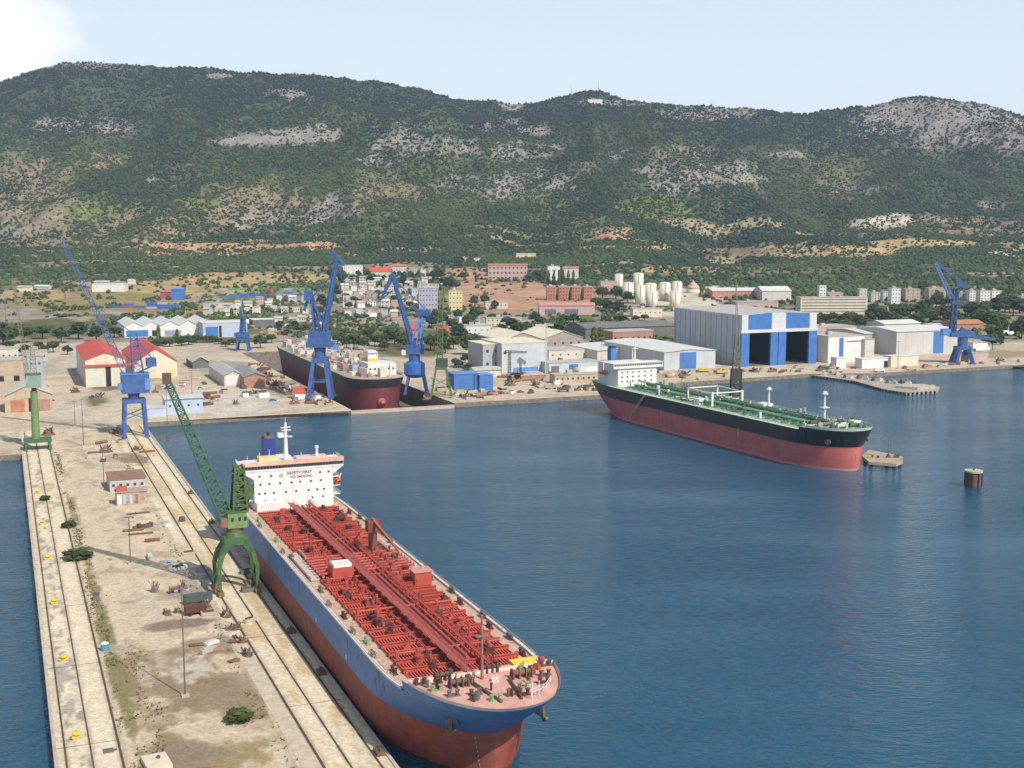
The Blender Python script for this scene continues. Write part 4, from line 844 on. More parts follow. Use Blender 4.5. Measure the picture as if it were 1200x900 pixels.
def crane_green():
    t = E('portal_crane', 'green portal crane on splayed legs beside the blue and red tanker, jib over the water', 'crane', (*S(57.3, 343), 2.6), YAW, 'green cranes'); M = CGREEN
    for a in (-1, 1):
        for b in (-1, 1):
            g = MB(); g.beam((a*5.1, b*4.4, .9), (a*5.3, b*4.0, 7.6), .7, .7, 1.1, 1.1); g.beam((a*5.3, b*4.0, 7.4), (a*4.2, b*3.4, 11.4), 1.1, 1.1, 1.4, 1.4); g.beam((a*4.3, b*3.4, 11.2), (a*2.2, b*2.6, 14.4), 1.4, 1.4, 1.6, 1.6)
            g.build('leg', M, t); MB().bx(a*5.1-.8, a*5.1+.8, b*4.4-1.7, b*4.4+1.7, 0, 1.1).build('bogie', pm((.20, .13, .04), .8, .3, 1), t)
    c = MB(); c.bx(-3.4, 3.4, -3.2, 3.2, 13.6, 15.6); c.tube((0, 0, 15.6), (0, 0, 17), 2.9, 14, 2.4); c.build('portal_frame', M, t)
    for x in (-4.7, 4.7): MB().beam((x, -4.2, 4), (x, 4.2, 4), .5).build('cross_beam', M, t)
    c = MB(); c.tube((0, 0, 16.8), (0, 0, 18.4), 2.4, 16); c.build('slewing_ring', pm((.12, .10, .05), .7, .2, 1), t)
    c = MB(); c.bx(-2.2, 3.0, -2.6, 3.6, 18.2, 22.6); c.bx(-3, 3.8, -.5, 3.2, 18.0, 20.2); b = c.build('machine_house', LGREEN, t); MB().bx(-2.4, 3.2, -2.8, 3.8, 22.6, 22.9).build('house_roof', CGREEN, b)
    for x in (-1, 1, 2.6): MB().bx(x-.35, x+.35, -2.68, -2.6, 20.2, 21.3).build('window', GLASS, b)
    MB().bx(-4.2, -2.4, -3.4, -1.2, 18.8, 21.2).build('cab', pm((.22, .12, .07), .6, .2, 1), t)
    D = pm((.06, .11, .04), .7, .3, 1)
    c = MB(); c.lat((1.4, 0, 22.6), (1.6, 0, 35.5), 4.0, 2.4, 8, .34); c.beam((0, -1.4, 24), (1, -.8, 34), .6); c.beam((0, 1.4, 24), (1, .8, 34), .6); c.bx(-.8, 3.2, -1.6, 1.6, 33.4, 33.7); c.bx(-.5, 3, -1.4, 1.4, 28.3, 28.6); c.build('tower', D, t)
    c = MB(); c.bx(2.6, 5.0, -1.8, 1.8, 26, 30); c.beam((2, 0, 34), (4.6, 0, 30), .5); c.beam((3.2, 0, 24), (4.4, 0, 26), .5); c.build('counterweight', D, t)
    JG = pm((.055, .13, .075), .65, .3, .5)
    c = MB(); c.lat((-2.2, 0, 21), (-16.2, 6, 59.5), 4.0, 1.5, 24, .21, 3.4, 1.4); c.build('jib', JG, t)
    c = MB(); c.beam((1.6, -.8, 35), (-9.5, 2.5, 41), .16); c.beam((1.6, .8, 35), (-9.5, 3.5, 41), .16); c.build('tie_rods', D, t)
    c = MB(); c.bx(-17.4, -15.2, 5, 7, 58.5, 61.5); c.build('jib_head', SCRAP, t)
    c = MB(); c.tube((-16.6, 6, 58.5), (-16.6, 6, 44), .07, 5); c.bx(-17, -16.2, 5.6, 6.4, 42.5, 44); c.build('hook', SCRAP, t)
crane_green()
def crane_post():
    t = E('portal_crane', 'pale green crane on one thick column beside the left basin', 'crane', (*S(12.2, 603), 2.6), YAW, 'green cranes'); M = LGREEN
    legs(t, CGREEN, 5.2, 3.6, 0, 3.6, 1.3, 5.0, 3.4)
    c = MB(); c.bx(-6, 6, -4.4, 4.4, 3.4, 4.8); c.build('portal_frame', CGREEN, t)
    c = MB(); c.tube((-.6, 0, 4.8), (-.6, 0, 27), 1.9, 14, 1.5); c.build('column', M, t)
    c = MB(); c.bx(-1.6, .6, -1, 1, 27, 28.6); c.build('slewing_ring', SCRAP, t)
    c = MB(); c.bx(-3.8, 2.6, -3, 3, 28.6, 34.6); b = c.build('machine_house', pm((.22, .30, .27), .6, .2, .5), t); MB().bx(-4, 2.8, -3.2, 3.2, 34.6, 34.9).build('house_roof', CGREEN, b)
    c = MB(); c.lat((-.4, 0, 35), (-.4, 0, 50), 2.8, 1.4, 7, .16); c.build('tower', pm((.17, .17, .12), .7, .2, 1), t)
    c = MB(); c.lat((-3, 0, 33), (-7, 14, 78), 2.0, .8, 22, .12); c.build('jib', pm((.18, .17, .11), .7, .2, 1), t)
crane_post()
def crane_mast():
    X, Y = G(517, 465); t = E('portal_crane', 'slim green crane with a vertical lattice mast right of the dry dock', 'crane', (X, Y, 2.6), 0, 'green cranes'); M = pm((.10, .15, .05), .7, .3, .5)
    legs(t, M, 6, 5, 0, 17, 1.0, 3, 2.6)
    c = MB(); c.bx(-3.6, 3.6, -3, 3, 16.6, 18.4); c.beam((-6, -5, 7), (6, -5, 12), .4); c.beam((6, -5, 7), (-6, -5, 12), .4); c.build('portal_frame', M, t)
    c = MB(); c.bx(-3, 4, -3, 3, 18.4, 23); c.build('machine_house', DGREEN, t)
    c = MB(); c.lat((-.6, 0, 23), (0, 0, 52), 3.4, 2.4, 12, .28); c.build('tower', M, t)
    c = MB(); c.lat((0, 0, 50), (1.6, 10, 66), 2.2, 1, 8, .22); c.build('jib', M, t)
crane_mast()
def crane_thin(px, row, topr, label, dx, M, w=2.6):
    X, Y = G(px, row); h_ = ztop(Y, topr)-2.6; t = E('mast_crane', label, 'crane', (X, Y, 2.6), 0, 'slim yard cranes')
    c = MB(); c.bx(-w, w, -w, w, 0, .8); c.build('base', CONC, t)
    c = MB(); c.lat((0, 0, .8), (0, 0, h_), w*.8, w*.6, 9, .25); c.build('tower', M, t)
    c = MB(); c.lat((-dx*.25, 0, h_), (dx, 0, h_-.5), 1.5, 1, 8, .18); c.bx(-dx*.25-1, -dx*.25+1, -1, 1, h_-1.8, h_); c.build('jib', M, t)
crane_thin(597, 441, 412, 'small green crane with a horizontal arm before the grey hall', 12, DGREEN)
crane_thin(640, 440, 380, 'thin pale mast crane between the grey hall and the white tent', 5, PALE, 1.5)
# dark crane on a pontoon behind the second tanker
X, Y = G(862, 474, .8); t = E('floating_crane', 'dark lattice crane on a pontoon behind the black tanker before the blue hangar', 'crane', (X, Y, 0), 0)
MB().bx(-10, 10, -6, 6, -1, 2.2).build('pontoon', RUST, t)
DK = pm((.05, .06, .035), .7, .3, .6)
c = MB(); c.lat((0, 0, 2.2), (0, 0, 22), 6, 5, 6, .5); c.bx(-3, 3, -3, 3, 16, 22); c.build('tower_base', DK, t)
c = MB(); c.lat((0, 0, 22), (0, 0, 42), 4, 2, 8, .3); c.build('tower', pm((.16, .17, .12), .7, .3, .6), t)
c = MB(); c.lat((0, 0, 36), (-2, -4, 74), 1.3, .5, 14, .12); c.build('jib', pm((.25, .26, .22), .7, .3, .6), t)
# ---------------------------------------------------------------- buildings
GABLE = pm((.50, .46, .40), .8, .15, .2, dirt=.4, dcol=(.3, .26, .22)); WROOF = pm((.60, .59, .57), .7, .08, .15, dirt=.25, dcol=(.5, .46, .4))
GROOF = pm((.42, .41, .39), .8, .15, .2, dirt=.4, dcol=(.28, .25, .22)); LGREY = pm((.46, .49, .52), .7, .1, .15, dirt=.3, dcol=(.33, .32, .3), streak=True)
CROOF = pm((.66, .61, .47), .8, .1, .1, dirt=.3, dcol=(.5, .42, .3)); BRICK = pm((.34, .19, .14), .85, .25, .4); TAN = pm((.42, .34, .25), .85, .2, .3, dirt=.4, dcol=(.25, .19, .14))
PWALL = pm((.46, .33, .31), .8, .15, .3); YWALL = pm((.58, .50, .27), .8, .15, .3); FLATR = pm((.42, .38, .33), .85, .2, .25, dirt=.4, dcol=(.3, .26, .22)); BDOOR = pm((.055, .165, .42), .5, .15, .3)
WBLUE = pm((.40, .47, .58), .6, .12, .2)
def Bd(px0, row, px1, top, depth, label, wall=PALE, roof=FLATR, kind='flat', rise=3, n=1, win=None, door=(), yaw=YAW, cat='building', group=None, name='building', ws=1.3, wmat=None):
    X0, Y0, z0 = ground(px0, row); k = (px1-600)/F/(CT+ST*(450-row)/F); c, s = math.cos(yaw), math.sin(yaw)
    w = (k*Y0-X0)/(c-k*s); h = ztop(Y0, top)-z0
    t = E(name, label, cat, (X0, Y0, z0), yaw, group)
    m = MB(); m.bx(0, w, 0, depth, -4 if row < 404 else -.3, h)
    if kind in ('gable', 'saw'):
        for i in range(n):
            a, b = w*i/n, w*(i+1)/n; e = .01
            for y in (0, depth): m.add([(a, y, h), (b, y, h), ((a+b)/2, y, h+rise)], [(0, 1, 2) if y == 0 else (0, 2, 1)])
    if kind == 'gablex':
        for x in (0, w): m.add([(x, 0, h), (x, depth, h), (x, depth/2, h+rise)], [(0, 2, 1) if x == 0 else (0, 1, 2)])
    m.build('wall', wall, t); r = MB()
    if kind == 'flat':
        r.bx(-.35, w+.35, -.35, depth+.35, h, h+.45)
        if w > 9 and roof is FLATR: r.bx(w*.3, w*.3+min(4, w*.3), depth*.4, depth*.4+min(4, depth*.3), h+.45, h+2.8)
    elif kind in ('gable', 'saw'):
        for i in range(n):
            a, b = w*i/n, w*(i+1)/n; q = (a+b)/2; o = .6 if n == 1 else .0
            r.add([(a-o, -.8, h-o*rise/(q-a)), (q, -.8, h+rise), (q, depth+.8, h+rise), (a-o, depth+.8, h-o*rise/(q-a)), (a-o, -.8, h+.35-o*rise/(q-a)), (q, -.8, h+rise+.35), (q, depth+.8, h+rise+.35), (a-o, depth+.8, h+.35-o*rise/(q-a))], [(0, 1, 2, 3)[::1], (4, 7, 6, 5), (0, 4, 5, 1), (2, 6, 7, 3), (0, 3, 7, 4)])
            r.add([(b+o, -.8, h-o*rise/(q-a)), (q, -.8, h+rise), (q, depth+.8, h+rise), (b+o, depth+.8, h-o*rise/(q-a)), (b+o, -.8, h+.35-o*rise/(q-a)), (q, -.8, h+rise+.35), (q, depth+.8, h+rise+.35), (b+o, depth+.8, h+.35-o*rise/(q-a))], [(3, 2, 1, 0), (4, 5, 6, 7), (0, 1, 5, 4), (2, 3, 7, 6), (0, 4, 7, 3)])
    elif kind == 'gablex':
        for y0, y1 in ((-.8, depth/2), (depth+.8, depth/2)):
            zl = h-.8*rise/(depth/2); r.add([(-.6, y0, zl), (w+.6, y0, zl), (w+.6, y1, h+rise), (-.6, y1, h+rise), (-.6, y0, zl+.35), (w+.6, y0, zl+.35), (w+.6, y1, h+rise+.35), (-.6, y1, h+rise+.35)], [(0, 3, 2, 1), (4, 5, 6, 7), (0, 1, 5, 4), (1, 2, 6, 5), (3, 0, 4, 7)])
    r.build('roof', roof, t)
    if w > 22 and kind != 'none' and Y0 < 1150:
        c2 = MB(); q = 3.0
        for i in range(1, int(w/q)): c2.bx(i*q-.09, i*q+.09, -.06, 0, .2, h*.98)
        c2.build('cladding_ribs', wall, t); o_ = t.children[-1]; o_['kind'] = 'stuff' if 0 else o_.get('kind', '') 
        if not o_['kind']: del o_['kind']
    if win:
        rw, cl = win
        for j in range(rw):
            for i in range(cl):
                x = w*(i+.5)/cl; z = h*(j+.62)/(rw+.15); MB().bx(x-ws/2, x+ws/2, -.07, -.005, z-ws*.5, z+ws*.5).build('window', wmat or GLASS, t)
    for (a, b, c0, c1, mt, nm) in door: MB().bx(w*a, w*b, -.12, -.004, h*c0, h*c1).build(nm, mt, t)
    return t, w, h
# red roofed twin halls
t, w, h = Bd(101, 454, 148, 422, 100, 'cream hall with bright red gable roof and dark doorway, left of the blue crane', CREAM, RRED, 'gable', 4.5, door=[(.50, .63, 0, .72, DARK, 'door'), (.06, .42, .05, .6, pm((.55, .56, .48), .8, .1, .3), 'shutter'), (.70, .95, .05, .6, PALE, 'shutter')])
MB().bx(-.5, w+8, -1.4, -.15, h*.76, h*.82).build('canopy', RRED, t)
Bd(158, 444, 208, 425, 90, 'lower cream hall under a red gable roof, right of the blue crane', CREAM, RRED, 'gable', 9, door=[(.72, .95, .1, .5, YWALL, 'door'), (.3, .5, .1, .6, PALE, 'shutter')])
Bd(6, 484, 62, 464, 26, 'grey brown shed with white edged gable roof behind the column crane', TAN, GABLE, 'gable', 5.5, door=[(.12, .42, 0, .72, TERRA, 'door'), (.5, .56, 0, .8, DARK, 'door'), (.7, .95, 0, .7, BRICK, 'door')])
Bd(-25, 470, 30, 424, 22, 'brown weathered block with a dark square opening at the left edge', TAN, FLATR, 'flat', win=(1, 3), ws=3.2, wmat=DARK)
Bd(33, 452, 52, 418, 14, 'narrow grey block between the brown block and the yard road', GREY, FLATR, 'flat', win=(2, 2))
Bd(-20, 427, 22, 410, 18, 'low pale flat roofed block farthest left under the trees', PALE, FLATR, win=(1, 6))
Bd(26, 424, 56, 413, 15, 'low broken grey building beside the dark trees on the left', CONC, FLATR, win=(1, 4))
# white/blue warehouses
t, w, h = Bd(146, 396, 252, 383, 70, 'long white warehouse with five white ridged bays behind the red roofs', WHITE, WROOF, 'saw', 4.5, n=5, door=[(.02, .26, .05, .65, BDOOR, 'blue_panel'), (.30, .36, .05, .6, DARK, 'door'), (.44, .62, .05, .55, pm((.25, .27, .42), .6, .1, .3), 'blue_panel')])
Bd(238, 396, 290, 379, 30, 'pale blue grey block with a deep blue door ending the white warehouse', WBLUE, WROOF, 'flat', door=[(.06, .34, .05, .75, BDOOR, 'door'), (.36, .42, 0, .8, DARK, 'door')])
Bd(296, 384, 322, 375, 18, 'low white shed with dark front right of the blue grey warehouse', DGREY, WROOF)
# grey sheds in the yard
Bd(226, 432, 245, 424, 34, 'pale grey gable shed with an open dark side, upper one in the yard', DGREY, GABLE, 'gable', 3.2)
Bd(263, 453, 285, 440, 62, 'long pale shed with a white end wall in the middle of the yard', PALE, GROOF, 'gable', 3.0, door=[(.1, .9, .1, .95, WHITE, 'end_wall')])
Bd(286, 455, 312, 442, 46, 'grey roofed shed joined to the right side of the long pale shed', BRICK, pm((.24, .24, .25), .8, .2, .3), 'gable', 2.5)
Bd(194, 486, 238, 468, 12, 'pale blue box shed standing at the quay edge', WBLUE, LGREY, 'gablex', 1.0, win=(1, 4), ws=1.1)
Bd(173, 489, 195, 479, 9, 'small pale blue shed tight against the blue crane', WBLUE, LGREY)
Bd(346, 468, 362, 460, 8, 'small white hut with red roof beside the double-jib crane', WHITE, RRED, 'gablex', 1.6)
# dockside centre
t, w, h = Bd(532, 459, 561, 439, 14, 'bright blue box shed on the quay right of the dry dock', BDOOR, LBLUE, 'flat'); MB().bx(w*.8, w*.83, -.1, -.01, 0, h).build('seam', DARK, t)
Bd(562, 458, 578, 440, 11, 'bright blue smaller box shed next to the larger blue shed', BDOOR, LBLUE)
Bd(588, 437, 641, 403, 40, 'tall plain pale grey hall with a cream roof edge', LGREY, CROOF, 'flat', door=[(.25, .80, .02, .16, LBLUE, 'blue_panel'), (.0, .05, 0, .95, PALE, 'corner_panel')])
Bd(566, 436, 587, 404, 30, 'darker grey wing on the left side of the pale grey hall', GREY, CROOF, win=(2, 2), ws=2)
Bd(556, 442, 587, 434, 10, 'low pale shed in front of the darker grey wing', PALE, GROOF, 'gablex', 1.5)
Bd(588, 412, 683, 399, 55, 'wide workshop with twin cream ridged roofs above the grey hall', pm((.30, .27, .24), .8, .2, .3), CROOF, 'saw', 6, n=2, win=(1, 10), ws=1.8)
Bd(643, 423, 698, 411, 24, 'white workshop block right of the pale grey hall', PALE, GROOF, 'flat', win=(1, 6))
Bd(643, 437, 702, 426, 16, 'low grey workshop before the white block', LGREY, GROOF, 'flat', door=[(.4, .58, .05, .8, BDOOR, 'door'), (.05, .2, 0, .7, DGREY, 'door')])
X, Y = G(676, 441); t = E('tent_hall', 'long white round topped tent hall by the quay', 'tent', (X, Y, 2.6), YAW+.25)
m = MB(); R_ = 6.2; nn_ = 12
P = [(x, R_*math.cos(math.pi*i/nn_), R_*math.sin(math.pi*i/nn_)) for x in (0, 36) for i in range(nn_+1)]
m.add(P, [(i, i+1, i+nn_+2, i+nn_+1) for i in range(nn_)]+[tuple(range(nn_, -1, -1)), tuple(range(nn_+1, 2*nn_+2))]); m.build('cover', WROOF, t, True)
c = MB(); c.bx(-.1, -.02, -2, 2, 0, 4); c.build('door', GREY, t)
Bd(600, 448, 640, 441, 9, 'low brown walled stores behind the scrap on the quay', BRICK, GROOF)
Bd(650, 450, 705, 440, 8, 'row of sandy low stores at the quay right of the grey hall', TAN, FLATR, win=(1, 9))
t, w, h = Bd(778, 434, 838, 413, 95, 'long low shed with a pale roof and blue door behind the black tanker', LGREY, WROOF, 'gable', 1.5, door=[(.30, .62, .02, .95, BDOOR, 'door')])
Bd(700, 424, 772, 411, 50, 'wide low white roofed shed left of the blue door shed', PALE, WROOF, 'gable', 1.2)
Bd(718, 406, 765, 389, 20, 'red brown brick workshop in front of the dark long roof', BRICK, GROOF, 'flat', win=(1, 7), ws=2)
Bd(686, 398, 790, 385, 40, 'long dark roofed hall beside the left wall of the blue and white hangar', DGREY, pm((.16, .15, .14), .8, .2, .2), 'gablex', 3.5)
# the great hangar
HV0, HW0 = Sinv(*G(868, 430)); t = E('ship_hangar', 'huge grey hangar with blue front panels and two dark open doorways', 'hangar', (*S(HV0, HW0), 2.55), YAW)
k_ = (955-600)/F/(CT+ST*(450-428)/F); Wd = HW0*(k_*CY+SY)/(CY-k_*SY)-HV0; Hh = 37.5; D_ = 98
HG = pm((.37, .40, .45), .7, .10, .06, dirt=.35, dcol=(.38, .37, .24), dsc=.03); HWH = pm((.52, .54, .57), .6, .1, .1, dirt=.25, dcol=(.4, .4, .4), streak=True)
def frac(px): return Wd*(px-868)/(955-868)
c = MB(); c.bx(0, .8, 1.2, D_, 0, Hh); c.bx(Wd-.8, Wd, 1.2, D_, 0, Hh); c.bx(0, Wd, D_-.8, D_, 0, Hh); c.bx(Wd/2-.5, Wd/2+.5, 1.2, D_, 0, Hh); c.build('wall', HG, t)
c = MB(); 
for i in range(13): c.bx(-.35, -.02, 4+i*7.6, 4.6+i*7.6, 0, Hh)
c.build('wall_ribs', pm((.30, .33, .38), .7, .1, .2), t)
c = MB()
for a, b in ((0, Wd/2), (Wd/2, Wd)):
    q = (a+b)/2; c.add([(a, 0, Hh+.1), (q, 0, Hh+1.5), (b, 0, Hh+.1), (a, D_, Hh+.1), (q, D_, Hh+1.5), (b, D_, Hh+.1)], [(0, 1, 4, 3), (1, 2, 5, 4), (0, 2, 1), (3, 4, 5)])
c.build('roof', GROOF, t)
for a, b in ((868, 875), (902, 918.5), (946.5, 955)): MB().bx(frac(a), frac(b), -.6, 1.1, 25.5, Hh+(.5 if a != 902 else 1.2)).build('front_pier', HWH, t)
for a, b in ((875, 902), (918.5, 946.5)): c = MB(); c.add([(frac(a), -.3, 27), (frac(b), -.3, 27), (frac(b), -.3, Hh+(1.5 if a < 900 else .4)), (frac(a), -.3, Hh+(.2 if a < 900 else 1.4)), (frac(a), 1.1, 27), (frac(b), 1.1, 27), (frac(b), 1.1, Hh+(1.5 if a < 900 else .4)), (frac(a), 1.1, Hh+(.2 if a < 900 else 1.4))], [(0, 1, 2, 3), (7, 6, 5, 4), (3, 2, 6, 7), (0, 3, 7, 4), (1, 5, 6, 2)]); c.build('blue_panel', BLUE, t)
MB().bx(-.8, Wd+.8, -1.2, 1.1, 24.6, 26.9).build('door_beam', HWH, t)
for a, b in ((867.5, 876.5), (901, 909.5), (910.2, 919), (946, 955.5)): MB().bx(frac(a), frac(b), -1.0, 1.1, 0, 24.4).build('blue_pillar', BLUE, t)
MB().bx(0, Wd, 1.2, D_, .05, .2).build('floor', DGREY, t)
for x0_, x1_ in ((.82, .9), (Wd-.9, Wd-.82), (Wd/2-.6, Wd/2-.52), (Wd/2+.52, Wd/2+.6)): MB().bx(x0_, x1_, 1.6, D_-1, .3, Hh-.5).build('shade_lining', DARK, t)  # near-black sheets over the inner walls, standing in for shade behind the doorways
MB().bx(1, Wd-1, D_-1.1, D_-.9, .3, Hh-.5).build('shade_lining', DARK, t)
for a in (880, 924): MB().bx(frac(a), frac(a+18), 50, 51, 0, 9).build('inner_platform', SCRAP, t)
Bd(956.5, 423.5, 968, 396, 26, 'narrow grey wing with blue strip fixed to the right side of the hangar', GREY, GROOF, door=[(.55, .95, .0, .95, BDOOR, 'blue_panel')])
Bd(970, 425.5, 1012, 395, 34, 'white flat roofed annex with one tall blue strip right of the hangar', WHITE, FLATR, 'flat', door=[(.30, .42, .05, .95, BDOOR, 'blue_panel'), (.5, .95, .78, .82, DGREY, 'window_band')])
Bd(1013, 424, 1024, 398, 26, 'short pale annex end beside the white annex', PALE, FLATR)
Bd(958, 396, 1003, 384, 30, 'pinkish low roofed block behind the white annex', PWALL, FLATR, win=(1, 6))
Bd(1050, 417, 1121, 389, 50, 'long pale quay shed with one bright blue door near its right end', pm((.50, .49, .48), .75, .1, .1, dirt=.3, dcol=(.35, .3, .28), streak=True), WROOF, 'gablex', 2, door=[(.60, .77, .02, .95, BDOOR, 'door')])
Bd(1012, 414, 1046, 391, 50, 'dark grey walled shed with yellow panel left of the pale quay shed', GREY, WROOF, 'gablex', 2, door=[(.28, .40, .55, .95, YEL, 'panel')])
Bd(1036, 393, 1078, 380, 26, 'white low block with rounded roof edges behind the quay sheds', PALE, WROOF, 'gablex', 2.5)
Bd(1095, 388, 1112, 381, 16, 'pale blue roofed block behind the right end of the quay shed', LBLUE, WBLUE)
Bd(1118, 389, 1152, 380, 18, 'low house with orange tiled roof behind the far right crane', BRICK, TERRA, 'gablex', 3)
Bd(1135, 426, 1158, 414, 8, 'pinkish box store on the quay right of the far crane', PWALL, FLATR)
Bd(1140, 411, 1160, 402, 14, 'white low house between the far crane and the trees', WHITE, GROOF)
Bd(1044, 430, 1076, 418, 9, 'cream box store on the right quay', CREAM, WROOF)
Bd(1010, 432, 1040, 421, 8, 'long white cabin on the right quay with a dark end', WHITE, WROOF, door=[(.85, 1, 0, .7, DARK, 'door')])
Bd(980, 432, 991, 420, 7, 'tall white cabin at the foot of the white annex', WHITE, WROOF)
Bd(1176, 392, 1190, 383, 12, 'white house among trees near the right edge', WHITE, FLATR)
# upper town
Bd(572, 329, 618, 311, 16, 'pink building with three rows of dark windows above the bare red earth', PWALL, TERRA, 'gablex', 2.2, win=(3, 10), yaw=.02, ws=2.6)
Bd(632, 369, 697, 358, 18, 'long low building with a faded pink roof', PWALL, PINK, 'gablex', 2.5, yaw=.05, door=[(.1, .3, 0, .6, DGREY, 'opening'), (.45, .7, 0, .6, DGREY, 'opening')])
for i, (a, b) in enumerate([(641, 651), (655, 666), (670, 680), (684, 694)]):
    Bd(a, 352, b, 336, 14, 'terracotta apartment block, %s from left of the four between dark cypresses' % ('first', 'second', 'third', 'fourth')[i], TERRA, FLATR, win=(4, 3), yaw=.05, group='terracotta apartment blocks')
Bd(642, 331, 656, 312, 12, 'white house high above the terracotta blocks', WHITE, FLATR, yaw=.1, win=(2, 4)); Bd(660, 328, 678, 314, 12, 'pale house with red roof beside the white house above the terracotta blocks', PALE, TERRA, 'gablex', 2, yaw=.1, win=(2, 4))
Bd(605, 304, 628, 297, 12, 'cream house alone on the wooded slope', YWALL, CREAM, yaw=.1); Bd(570, 384, 611, 373, 14, 'cream two storey block with arcades before green scrub', CREAM, FLATR, win=(2, 8), yaw=.1)
Bd(540, 393, 575, 382, 16, 'white stepped house with small terrace left of the cream block', WHITE, FLATR, win=(1, 5), yaw=.1); Bd(552, 378, 562, 365, 9, 'tiny white house with pointed gable', WHITE, GROOF, 'gable', 3, yaw=.1)
Bd(569, 362, 595, 354, 12, 'low pale depot at the lower edge of the red earth', PALE, FLATR, yaw=.05, win=(1, 5))
Bd(526, 364, 542, 341, 14, 'yellow apartment house right of the white town', YWALL, FLATR, win=(4, 4), yaw=.1)
Bd(491, 366, 513, 338, 16, 'grey blue striped apartment house in the middle of the town', pm((.36, .34, .42), .8, .15, .3), FLATR, win=(5, 6), yaw=.1)
Bd(402, 323, 425, 311, 14, 'plain white block at the upper left of the white town', WHITE, WROOF, yaw=.1, win=(2, 5)); Bd(433, 325, 458, 318, 14, 'long house with vivid red roof above the white town', CREAM, RRED, 'gablex', 6, yaw=.05, win=(1, 6)); Bd(460, 320, 476, 312, 14, 'pale house with dull red roof right of the vivid red roof', PALE, TERRA, 'gablex', 3, yaw=.05, win=(1, 5))
Bd(479, 397, 490, 386, 10, 'faded pink roofed house left of the slim green crane', PINK, RRED, 'gablex', 3, yaw=.1); Bd(513, 398, 526, 388, 10, 'faded red roofed house right of the slim green crane', PINK, RRED, 'gablex', 3, yaw=.1)
Bd(835, 350, 890, 341, 40, 'long white roofed depot with a thin red band', pm((.45, .2, .16), .7, .2, .2), WROOF, 'gablex', 3, yaw=.1); Bd(893, 352, 927, 341, 36, 'white curved roof depot right of the red banded one', PALE, WROOF, 'gablex', 5, yaw=.1); Bd(862, 362, 912, 354, 20, 'low pink and white stores below the white roofed depots', PWALL, FLATR, yaw=.1)
t, w, h = Bd(938, 368, 1016, 349, 20, 'long cream apartment slab with five bands of windows', CREAM, FLATR, yaw=.06)
for j in range(5): MB().bx(1.5, w-1.5, -.1, -.01, h*(.10+j*.185), h*(.18+j*.185)).build('window_band', pm((.22, .19, .17), .6, .1, 1), t)
Bd(960, 350, 968, 335, 10, 'slender white tower rising behind the long apartment slab', WHITE, WROOF, yaw=.06, win=(4, 2)); Bd(1007, 351, 1016, 339, 10, 'shorter cream tower at the right end of the long apartment slab', PALE, WROOF, yaw=.06, win=(3, 2)); Bd(970, 349, 988, 343, 12, 'low pink block behind the middle of the long apartment slab', PWALL, FLATR, yaw=.06)
tw = [(1021, 354, 1031, 343, PALE), (1035, 352, 1042, 342, WHITE), (1044.5, 356, 1055, 338, WHITE), (1061, 354, 1078, 339, TAN), (1088, 360, 1108, 338, TAN), (1112, 356, 1121, 346, PALE), (1124, 352, 1134, 344, PWALL), (1136, 353, 1146, 341, WHITE), (1148.5, 356, 1160, 341, WHITE), (1162, 356, 1173, 341, WHITE), (1176, 352, 1190, 347, CREAM), (1197, 354, 1206, 347, WHITE)]
nth = ['first', 'second', 'third', 'fourth', 'fifth', 'sixth', 'seventh', 'eighth', 'ninth', 'tenth', 'eleventh', 'twelfth', 'thirteenth', 'fourteenth', 'fifteenth', 'sixteenth', 'seventeenth', 'eighteenth', 'nineteenth', 'twentieth']+['twenty-'+q for q in ('first', 'second', 'third', 'fourth', 'fifth', 'sixth', 'seventh', 'eighth', 'ninth')]+['thirtieth']+['thirty-'+q for q in ('first', 'second', 'third', 'fourth', 'fifth', 'sixth', 'seventh', 'eighth', 'ninth')]+['fortieth']+['forty-'+q for q in ('first', 'second', 'third', 'fourth', 'fifth', 'sixth', 'seventh', 'eighth', 'ninth')]
MN = {id(PALE): 'pale', id(WHITE): 'white', id(TAN): 'brown', id(PWALL): 'pinkish', id(CREAM): 'cream'}
for i, (a, r_, b, tp, mt) in enumerate(tw):
    Bd(a, r_, b, tp, 14, '%s apartment block, %s from left in the row right of the slab' % (MN[id(mt)], nth[i]), mt, FLATR, win=(4, 3), yaw=.05, group='apartment blocks below the right hills')
# auto laid blocks of the white town
WM = [WHITE, PALE, CREAM, PALE, PWALL, WHITE, LGREY]
WN = ['white', 'pale', 'cream', 'off-white', 'pinkish', 'plain white', 'grey']
def cluster(rows, where, grp, wmin, wmax, hmin, hmax, yaw=.1, winp=(1, 3)):
    for (row, p0, p1, nm) in rows:
        px = p0; i = 0
        while px < p1:
            w_ = random.uniform(wmin, wmax); q = random.randrange(len(WM)); h_ = random.uniform(hmin, hmax); rr_ = row+random.uniform(-1.6, 1.6)
            Bd(px, rr_, min(px+w_, p1+1), rr_-h_, random.uniform(8, 14), '%s house, %s from left, %s row of %s' % (WN[q], nth[i], nm, where), WM[q], random.choice([FLATR, WROOF, FLATR, GROOF]), random.choice(['flat', 'flat', 'gablex']), 1.6, win=(winp[0], random.choice([1, 2, winp[1]])) if random.random() < .55 else None, yaw=yaw+random.uniform(-.35, .35), group=grp, name='house', cat='house', ws=1.4)
            px += w_+random.uniform(1, 8); i += 1
cluster([(369, 238, 300, 'front'), (361, 238, 318, 'middle'), (354, 300, 366, 'back')], 'housing behind the long white warehouse', 'white housing above the warehouse', 5, 10, 5, 9)
cluster([(366, 318, 362, 'front'), (378, 322, 366, 'lowest')], 'scattered houses left of the double-jib crane', 'scattered houses', 5, 9, 4, 7)
